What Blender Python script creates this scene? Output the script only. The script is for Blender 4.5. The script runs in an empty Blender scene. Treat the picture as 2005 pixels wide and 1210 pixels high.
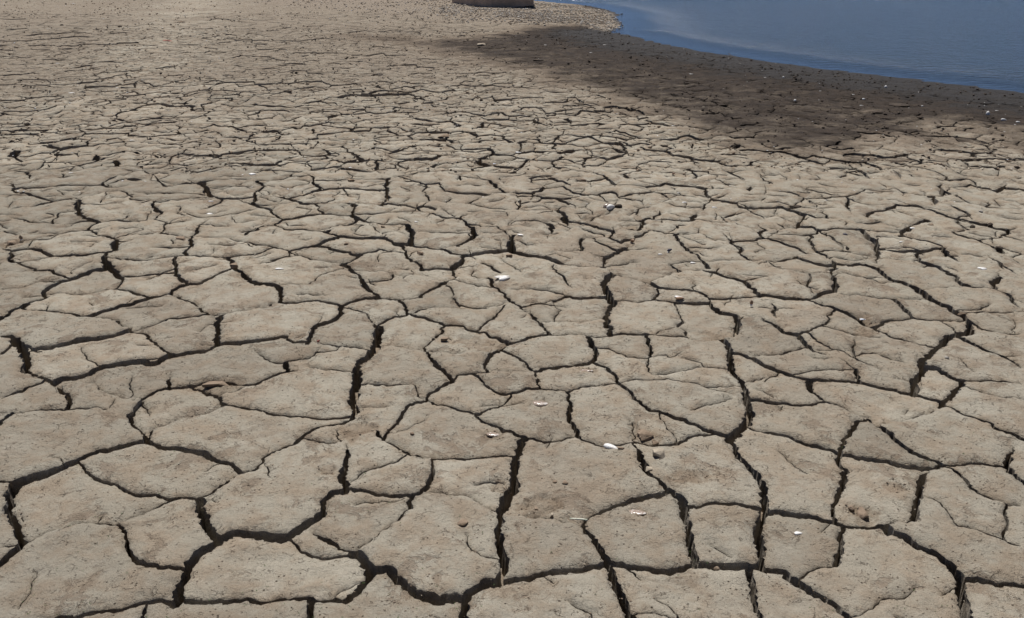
import bpy, bmesh, math, random, time
import numpy as np
from mathutils import Vector, Matrix, geometry, kdtree, bvhtree
T0 = time.time()
random.seed(7); rng = np.random.default_rng(11)
S = bpy.context.scene; COL = S.collection

# ---------------------------------------------------------------- camera
IW, IH, FPX, PITCH, CAMH = 2005.0, 1210.0, 1700.0, 23.0, 1.5
cd = bpy.data.cameras.new('camera'); cam = bpy.data.objects.new('camera', cd); COL.objects.link(cam)
cam.location = (0, 0, CAMH); cam.rotation_euler = (math.radians(90 - PITCH), 0, 0)
cd.sensor_width = 36; cd.lens = 36 * FPX / IW; cd.clip_start = .05; cd.clip_end = 3000
S.camera = cam
S.render.resolution_x, S.render.resolution_y = 1024, 618
# ---------------------------------------------------------------- sky and sun
SUN_EL, SUN_AZ = 66, -12          # degrees; azimuth measured from +Y towards +X
w = bpy.data.worlds.new('World'); S.world = w; w.use_nodes = True
nt = w.node_tree; bg = nt.nodes['Background']
sky = nt.nodes.new('ShaderNodeTexSky'); sky.sky_type = 'NISHITA'; sky.sun_disc = False
sky.sun_elevation = math.radians(SUN_EL); sky.sun_rotation = math.radians(SUN_AZ)
sky.dust_density = 0; sky.ozone_density = .5; sky.air_density = .5; sky.altitude = 7000
nt.links.new(sky.outputs[0], bg.inputs[0]); bg.inputs[1].default_value = .09
sl = bpy.data.lights.new('sun', 'SUN'); sl.energy = 4.5; sl.angle = math.radians(.5); sl.color = (1, .965, .92)
so = bpy.data.objects.new('sun', sl); COL.objects.link(so)
e, a = math.radians(SUN_EL), math.radians(SUN_AZ)
sdir = Vector((math.sin(a) * math.cos(e), math.cos(a) * math.cos(e), math.sin(e)))
so.rotation_euler = sdir.to_track_quat('Z', 'Y').to_euler(); so.location = sdir * 30
S.view_settings.view_transform = 'Standard'; S.view_settings.look = 'None'
S.view_settings.exposure = 0.24; S.view_settings.gamma = 1; S.view_settings.use_curve_mapping = False

# ---------------------------------------------------------------- helpers
TH = math.radians(PITCH)
def G(px, py, z=0.0):
    """ground point (height z) seen at a photograph pixel"""
    u = (px - IW / 2) / FPX; v = -(py - IH / 2) / FPX
    k = (CAMH - z) / (math.sin(TH) - v * math.cos(TH))
    return (u * k, (math.cos(TH) + v * math.sin(TH)) * k)
def pix(x, y, z=0.0):
    """photograph pixel of world points (arrays)"""
    c = y * math.cos(TH) + (CAMH - z) * math.sin(TH)
    up = y * math.sin(TH) - (CAMH - z) * math.cos(TH)
    c = np.maximum(c, 1e-3)
    return IW / 2 + FPX * x / c, IH / 2 - FPX * up / c
def hsh(ix, iy, s):
    h = (ix.astype(np.int64) * 374761393 + iy.astype(np.int64) * 668265263 + s * 1442695041) & 0xffffffff
    h = ((h ^ (h >> 13)) * 1274126177) & 0xffffffff
    h = ((h ^ (h >> 16)) * 2246822519) & 0xffffffff
    return ((h ^ (h >> 15)) & 0xffffff) / float(0xffffff)
def vn(x, y, s=0):
    x = np.asarray(x, float); y = np.asarray(y, float)
    ix, iy = np.floor(x), np.floor(y); fx, fy = x - ix, y - iy
    fx = fx * fx * (3 - 2 * fx); fy = fy * fy * (3 - 2 * fy)
    ix = ix.astype(np.int64); iy = iy.astype(np.int64)
    a = hsh(ix, iy, s); b = hsh(ix + 1, iy, s); c = hsh(ix, iy + 1, s); d = hsh(ix + 1, iy + 1, s)
    return (a * (1 - fx) + b * fx) * (1 - fy) + (c * (1 - fx) + d * fx) * fy
def fbm(x, y, sc, s=0, o=3):
    """about -1..1"""
    r = 0; am = 1; t = 0
    for k in range(o):
        r = r + am * (vn(np.asarray(x) * sc * 2 ** k + 31.7 * k, np.asarray(y) * sc * 2 ** k + 17.3 * k, s + k) * 2 - 1); t += am; am *= .5
    return r / t * 1.5
def sst(a, b, x):
    t = np.clip((x - a) / (b - a), 0, 1); return t * t * (3 - 2 * t)
def poly_sd(x, y, P):
    """signed distance to closed polygon, positive inside"""
    x = np.asarray(x, float); y = np.asarray(y, float)
    d = np.full(x.shape, 1e9); ins = np.zeros(x.shape, bool)
    for (x0, y0), (x1, y1) in zip(P, P[1:] + P[:1]):
        ex, ey = x1 - x0, y1 - y0
        t = np.clip(((x - x0) * ex + (y - y0) * ey) / (ex * ex + ey * ey + 1e-12), 0, 1)
        d = np.minimum(d, np.hypot(x - x0 - t * ex, y - y0 - t * ey))
        if y0 != y1:
            c = ((y0 > y) != (y1 > y)) & (x < (x1 - x0) * (y - y0) / (y1 - y0) + x0)
            ins ^= c
    return np.where(ins, d, -d)
def mesh_obj(name, V, F, mats, parent=None, smooth=True):
    me = bpy.data.meshes.new(name); me.from_pydata([tuple(map(float, v)) for v in V], [], F); me.update()
    for m in (mats if isinstance(mats, (list, tuple)) else [mats]): me.materials.append(m)
    if smooth: me.polygons.foreach_set('use_smooth', [True] * len(me.polygons))
    o = bpy.data.objects.new(name, me); COL.objects.link(o)
    if parent: o.parent = parent
    return o
def tag(o, label=None, cat=None, group=None, kind=None):
    if label: o['label'] = label
    if cat: o['category'] = cat
    if group: o['group'] = group
    if kind: o['kind'] = kind
    return o

# ---------------------------------------------------------------- materials
def newmat(name):
    m = bpy.data.materials.new(name); m.use_nodes = True
    n = m.node_tree; n.nodes.clear()
    out = n.nodes.new('ShaderNodeOutputMaterial'); b = n.nodes.new('ShaderNodeBsdfPrincipled')
    n.links.new(b.outputs[0], out.inputs[0]); b.inputs['Roughness'].default_value = .95
    b.inputs['Specular IOR Level'].default_value = .15
    return m, n, b
class NB:
    def __init__(s, n): s.n = n; s.pos = n.nodes.new('ShaderNodeNewGeometry').outputs['Position']
    def lk(s, a, b): s.n.links.new(a, b)
    def put(s, sock, v):
        if hasattr(v, 'is_linked'): s.lk(v, sock)
        else: sock.default_value = v
    def noise(s, sc, det=4, rough=.6, vec=None, lac=2.0, dist=0):
        t = s.n.nodes.new('ShaderNodeTexNoise'); t.inputs['Scale'].default_value = sc; t.inputs['Detail'].default_value = det
        t.inputs['Roughness'].default_value = rough; t.inputs['Distortion'].default_value = dist
        s.lk(vec or s.pos, t.inputs['Vector']); return t
    def vor(s, sc, feat='F1', vec=None, rnd=1):
        t = s.n.nodes.new('ShaderNodeTexVoronoi'); t.feature = feat; t.inputs['Scale'].default_value = sc
        t.inputs['Randomness'].default_value = rnd
        s.lk(vec or s.pos, t.inputs['Vector']); return t
    def ramp(s, v, a, b, lo=0, hi=1):
        r = s.n.nodes.new('ShaderNodeMapRange'); r.interpolation_type = 'SMOOTHSTEP'
        s.put(r.inputs[0], v); r.inputs[1].default_value = a; r.inputs[2].default_value = b
        r.inputs[3].default_value = lo; r.inputs[4].default_value = hi; return r.outputs[0]
    def mix(s, f, a, b):
        m = s.n.nodes.new('ShaderNodeMix'); m.data_type = 'RGBA'
        s.put(m.inputs[0], f); s.put(m.inputs[6], a if hasattr(a, 'is_linked') else (*a, 1)); s.put(m.inputs[7], b if hasattr(b, 'is_linked') else (*b, 1))
        return m.outputs[2]
    def math(s, op, a, b=0.0, c=None):
        m = s.n.nodes.new('ShaderNodeMath'); m.operation = op; s.put(m.inputs[0], a); s.put(m.inputs[1], b)
        if c is not None: s.put(m.inputs[2], c)
        return m.outputs[0]
    def attr(s, name):
        t = s.n.nodes.new('ShaderNodeAttribute'); t.attribute_name = name; return t.outputs['Fac']
    def warp(s, sc, amt, st=None):
        t = s.noise(sc, 3); m = s.n.nodes.new('ShaderNodeVectorMath'); m.operation = 'SUBTRACT'
        s.lk(t.outputs['Color'], m.inputs[0]); m.inputs[1].default_value = (.5, .5, .5)
        k = s.n.nodes.new('ShaderNodeVectorMath'); k.operation = 'SCALE'; s.lk(m.outputs[0], k.inputs[0]); k.inputs[3].default_value = amt
        ad = s.n.nodes.new('ShaderNodeVectorMath'); s.lk(k.outputs[0], ad.inputs[0]); s.lk(s.pos, ad.inputs[1])
        if st:
            sc2 = s.n.nodes.new('ShaderNodeVectorMath'); sc2.operation = 'MULTIPLY'; s.lk(ad.outputs[0], sc2.inputs[0]); sc2.inputs[1].default_value = st
            return sc2.outputs[0]
        return ad.outputs[0]
    def bump(s, h, dist, nrm=None, st=1):
        b = s.n.nodes.new('ShaderNodeBump'); s.put(b.inputs['Height'], h); s.put(b.inputs['Distance'], dist); b.inputs['Strength'].default_value = st
        if nrm: s.lk(nrm, b.inputs['Normal'])
        return b.outputs[0]

def mud_material(name, wall=False, grav=False):
    m, n, b = newmat(name); N = NB(n)
    big = N.noise(1.3, 4).outputs[0]; mid = N.noise(9, 5, .65).outputs[0]; fine = N.noise(60, 5, .7).outputs[0]; grit = N.noise(420, 3, .7).outputs[0]
    if wall: c = N.mix(N.ramp(mid, .35, .65), (.46, .415, .35), (.32, .265, .205))
    else:
        c = N.mix(N.ramp(big, .36, .66), (.395, .362, .296), (.338, .303, .242))
        c = N.mix(N.ramp(mid, .38, .66), c, (.32, .262, .196))
        lf = N.noise(.42, 7, .74, N.warp(.8, .6, (1, .8, 1))).outputs[0]
        c = N.mix(N.math('MULTIPLY', N.ramp(lf, .46, .66), .5), c, (.235, .185, .14))
        c = N.mix(N.math('MULTIPLY', N.ramp(fine, .55, .8), .6), c, (.22, .17, .12))
        pale = N.noise(22, 4, .6).outputs[0]
        c = N.mix(N.math('MULTIPLY', N.ramp(pale, .55, .75), .45), c, (.46, .405, .33))
    c = N.mix(N.math('MULTIPLY', N.ramp(grit, .52, .72), .35), c, (.2, .155, .115))
    hgt = N.math('MULTIPLY', mid, 0.0)
    if not wall:
        # brown scuffs where the thin pale crust has flaked off
        wv = N.warp(14, .05)
        fl = N.noise(5.5, 6, .72, wv, dist=.4).outputs[0]; flm = N.ramp(fl, .555, .63)
        c = N.mix(N.math('MULTIPLY', flm, .62), c, (.215, .163, .118))
        # small pits and specks
        pv = N.vor(75, 'F1'); pm = N.ramp(pv.outputs['Distance'], .12, .26, 1, 0)
        sc = N.n.nodes.new('ShaderNodeSeparateColor'); N.lk(pv.outputs['Color'], sc.inputs[0])
        pm = N.math('MULTIPLY', pm, N.math('GREATER_THAN', sc.outputs[0], .70))
        pm = N.math('MULTIPLY', pm, N.ramp(N.noise(7, 2).outputs[0], .42, .6))
        c = N.mix(N.math('MULTIPLY', pm, .85), c, (.07, .05, .033))
        # short hairline crazing
        w2 = N.warp(30, .045, (1, 1.15, 1)); hv = N.vor(17, 'DISTANCE_TO_EDGE', w2).outputs['Distance']
        hm = N.ramp(hv, .0, .028, 1, 0); hm = N.math('MULTIPLY', hm, N.ramp(N.noise(16, 3, .6).outputs[0], .56, .64))
        w3 = N.warp(60, .03); hv2 = N.vor(48, 'DISTANCE_TO_EDGE', w3).outputs['Distance']
        hm2 = N.ramp(hv2, .0, .06, 1, 0); hm2 = N.math('MULTIPLY', hm2, N.ramp(N.noise(34, 3, .6).outputs[0], .60, .66))
        hm = N.math('MAXIMUM', hm, hm2)
        c = N.mix(N.math('MULTIPLY', hm, .5), c, (.12, .09, .065))
        hgt = N.math('ADD', N.math('MULTIPLY', hm, -.9), N.math('MULTIPLY', pm, -1.0))
        hgt = N.math('ADD', hgt, N.math('MULTIPLY', flm, -.7))
        tn = N.n.nodes.new('ShaderNodeHueSaturation'); N.lk(c, tn.inputs['Color']); N.lk(N.math('ADD', N.attr('tone'), 1.0), tn.inputs['Value']); c = tn.outputs[0]
        fa = N.math('ADD', N.attr('far'), N.math('MULTIPLY', N.math('SUBTRACT', N.noise(.8, 7, .76, N.warp(.6, 1.0)).outputs[0], .5), 2.2))
        c = N.mix(N.math('MULTIPLY', N.ramp(fa, .2, 1.0), .7), c, N.mix(N.ramp(fine, .35, .65), (.30, .25, .195), (.17, .133, .098)))  # brown far soil, darkened to paint in the shade of rough clods
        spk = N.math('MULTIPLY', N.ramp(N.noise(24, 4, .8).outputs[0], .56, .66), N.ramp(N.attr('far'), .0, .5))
        c = N.mix(N.math('MULTIPLY', spk, .75), c, (.10, .078, .056))  # dark speckle paints the shade of small cavities into the far soil
        spl = N.math('MULTIPLY', N.ramp(N.noise(19, 4, .75, N.warp(5, .3)).outputs[0], .58, .68), N.ramp(N.attr('far'), .0, .5))
        c = N.mix(N.math('MULTIPLY', spl, .6), c, (.50, .45, .38))
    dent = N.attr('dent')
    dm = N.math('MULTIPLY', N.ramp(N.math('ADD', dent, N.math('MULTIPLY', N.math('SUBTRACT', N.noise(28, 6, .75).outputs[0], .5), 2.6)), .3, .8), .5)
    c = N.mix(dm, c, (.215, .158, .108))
    wet = N.math('ADD', N.math('ADD', N.attr('wet'), N.math('MULTIPLY', N.math('MULTIPLY', N.attr('tone'), 4.0), N.ramp(N.attr('wet'), .0, .3))), N.math('MULTIPLY', N.math('SUBTRACT', N.noise(3.2, 7, .78, N.warp(2, .5, (.55, 1, 1))).outputs[0], .5), 1.9))
    wm = N.ramp(wet, .35, 1.0)
    damp = N.mix(N.ramp(mid, .3, .7), (.062, .047, .036), (.034, .027, .022))
    c = N.mix(N.math('MULTIPLY', N.ramp(wet, .02, .5), .62), c, (.150, .112, .080))
    c = N.mix(wm, c, damp)
    wm2 = N.ramp(wet, 1.12, 1.6)
    c = N.mix(wm2, c, N.mix(N.ramp(fine, .35, .65), (.044, .039, .036), (.030, .027, .025)))
    if not wall:
        gv = N.attr('gravel')
        gm = N.ramp(N.math('ADD', gv, N.math('SUBTRACT', mid, .5)), .3, .7)
        c = N.mix(gm, c, N.mix(N.ramp(fine, .4, .6), (.31, .262, .205), (.22, .178, .138)))
    N.lk(c, b.inputs['Base Color'])
    rg = N.ramp(wet, 1.35, 1.8, .95, .72); N.lk(rg, b.inputs['Roughness'])
    if wall:
        st = N.warp(20, .03, (1, 1, .45)); wn = N.noise(70, 6, .75, st).outputs[0]; wb = N.noise(22, 4, .7).outputs[0]
        nr = N.bump(wb, .03); nr = N.bump(wn, .02, nr)
    else:
        nr = N.bump(N.noise(2.6, 6, .72).outputs[0], N.math('MULTIPLY', N.ramp(N.attr('far'), .0, .6), .10))
        nr = N.bump(N.noise(9, 5, .68).outputs[0], .022, nr)
        nr = N.bump(fine, .0095, nr); nr = N.bump(N.noise(190, 5, .8).outputs[0], .0042, nr)
        nr = N.bump(hgt, .005, nr)
    N.lk(nr, b.inputs['Normal'])
    return m
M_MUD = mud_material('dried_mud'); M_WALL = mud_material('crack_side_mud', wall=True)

def simple(name, c1, c2, sc=40, rough=.9, bump=.002, bsc=120, spec=.15, lo=.4, hi=.65):
    m, n, b = newmat(name); N = NB(n); t = n.nodes.new('ShaderNodeTexCoord')
    f = N.noise(sc, 5, .65, t.outputs['Object']).outputs[0]
    N.lk(N.mix(N.ramp(f, lo, hi), c1, c2), b.inputs['Base Color'])
    N.lk(N.bump(N.noise(bsc, 4, .7, t.outputs['Object']).outputs[0], bump), b.inputs['Normal'])
    b.inputs['Roughness'].default_value = rough; b.inputs['Specular IOR Level'].default_value = spec
    return m

# ---------------------------------------------------------------- fields of the place
WZ = -.05
shore_px = [(1045, 1), (1095, 6), (1130, 8), (1160, 12), (1190, 19), (1212, 25), (1219, 30), (1203, 35), (1212, 42), (1222, 49), (1210, 55), (1193, 59),
            (1205, 62), (1250, 71), (1300, 85), (1400, 102), (1500, 118), (1600, 134), (1700, 146), (1800, 158), (1900, 170), (2005, 183), (2250, 215), (2700, 285)]
SH = [G(px, py, WZ) for px, py in shore_px]
WATER_POLY = [(-14, 60), (-3.5, 36), (-.5, 29)] + SH + [(30, 5), (900, -40), (900, 1500), (-60, 1500), (-40, 160)]
wet_px = [(690, 68), (760, 70), (850, 78), (930, 72), (990, 62), (1090, 50), (1200, 50), (1400, 90), (1700, 130), (2005, 160), (2400, 220), (2600, 300),
          (2005, 283), (1960, 262), (1900, 249), (1840, 256), (1800, 272), (1740, 281), (1640, 288), (1540, 285), (1450, 262), (1380, 240), (1310, 218), (1240, 200), (1150, 172), (1080, 150), (1000, 128), (920, 112), (820, 92), (740, 80)]
WETP = [G(*p) for p in wet_px]
grav_px = [(560, -14), (885, 2), (1045, 4), (1190, 19), (1225, 50), (1190, 57), (1120, 45), (1000, 50), (900, 42), (760, 34), (640, 22), (500, 8)]
GRAVP = [G(*p) for p in grav_px]
def f_water(x, y): return poly_sd(x, y, WATER_POLY) + .05 * fbm(x, y, 2.2, 5)
def f_wet(x, y):
    """0 dry .. 1 damp .. 2 soaked near the water"""
    px_, py_ = pix(x, y)
    s = poly_sd(x, y, WETP) + .22 * fbm(x * .6, y * .6, 1.0, 301, 6) + .22 * fbm(x, y, 3.5, 311, 3)
    a = sst(-.85, .65, s)
    wv = -poly_sd(x, y, WATER_POLY)
    a = np.maximum(a, (1 - sst(.25, 1.3, wv)) * sst(1080, 1230, px_))
    return a + (1 - sst(.3, 2.6, wv)) * a
def f_grav(x, y): return sst(-.5, .5, poly_sd(x, y, GRAVP))
def f_top(x, y):
    d = poly_sd(x, y, WATER_POLY)
    z = np.where(d > 0, WZ - .018 * np.minimum(d, 40) - .003, 0)
    land = np.clip(-d, 0, 3)
    z = np.where(d <= 0, WZ - .002 + (0 - WZ + .002) * (1 - np.exp(-land / .9)), z)
    r = np.hypot(x, y)
    z = z + .011 * fbm(x, y, 1.6, 21) * sst(.1, 1.0, -d) + (.004 * fbm(x, y, 6, 41))
    z = z + .012 * fbm(x, y, .5, 61) * sst(8, 14, r) * sst(.1, 1.5, -d)
    return z + .045 * f_grav(x, y) * sst(.0, .8, -d)

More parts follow.
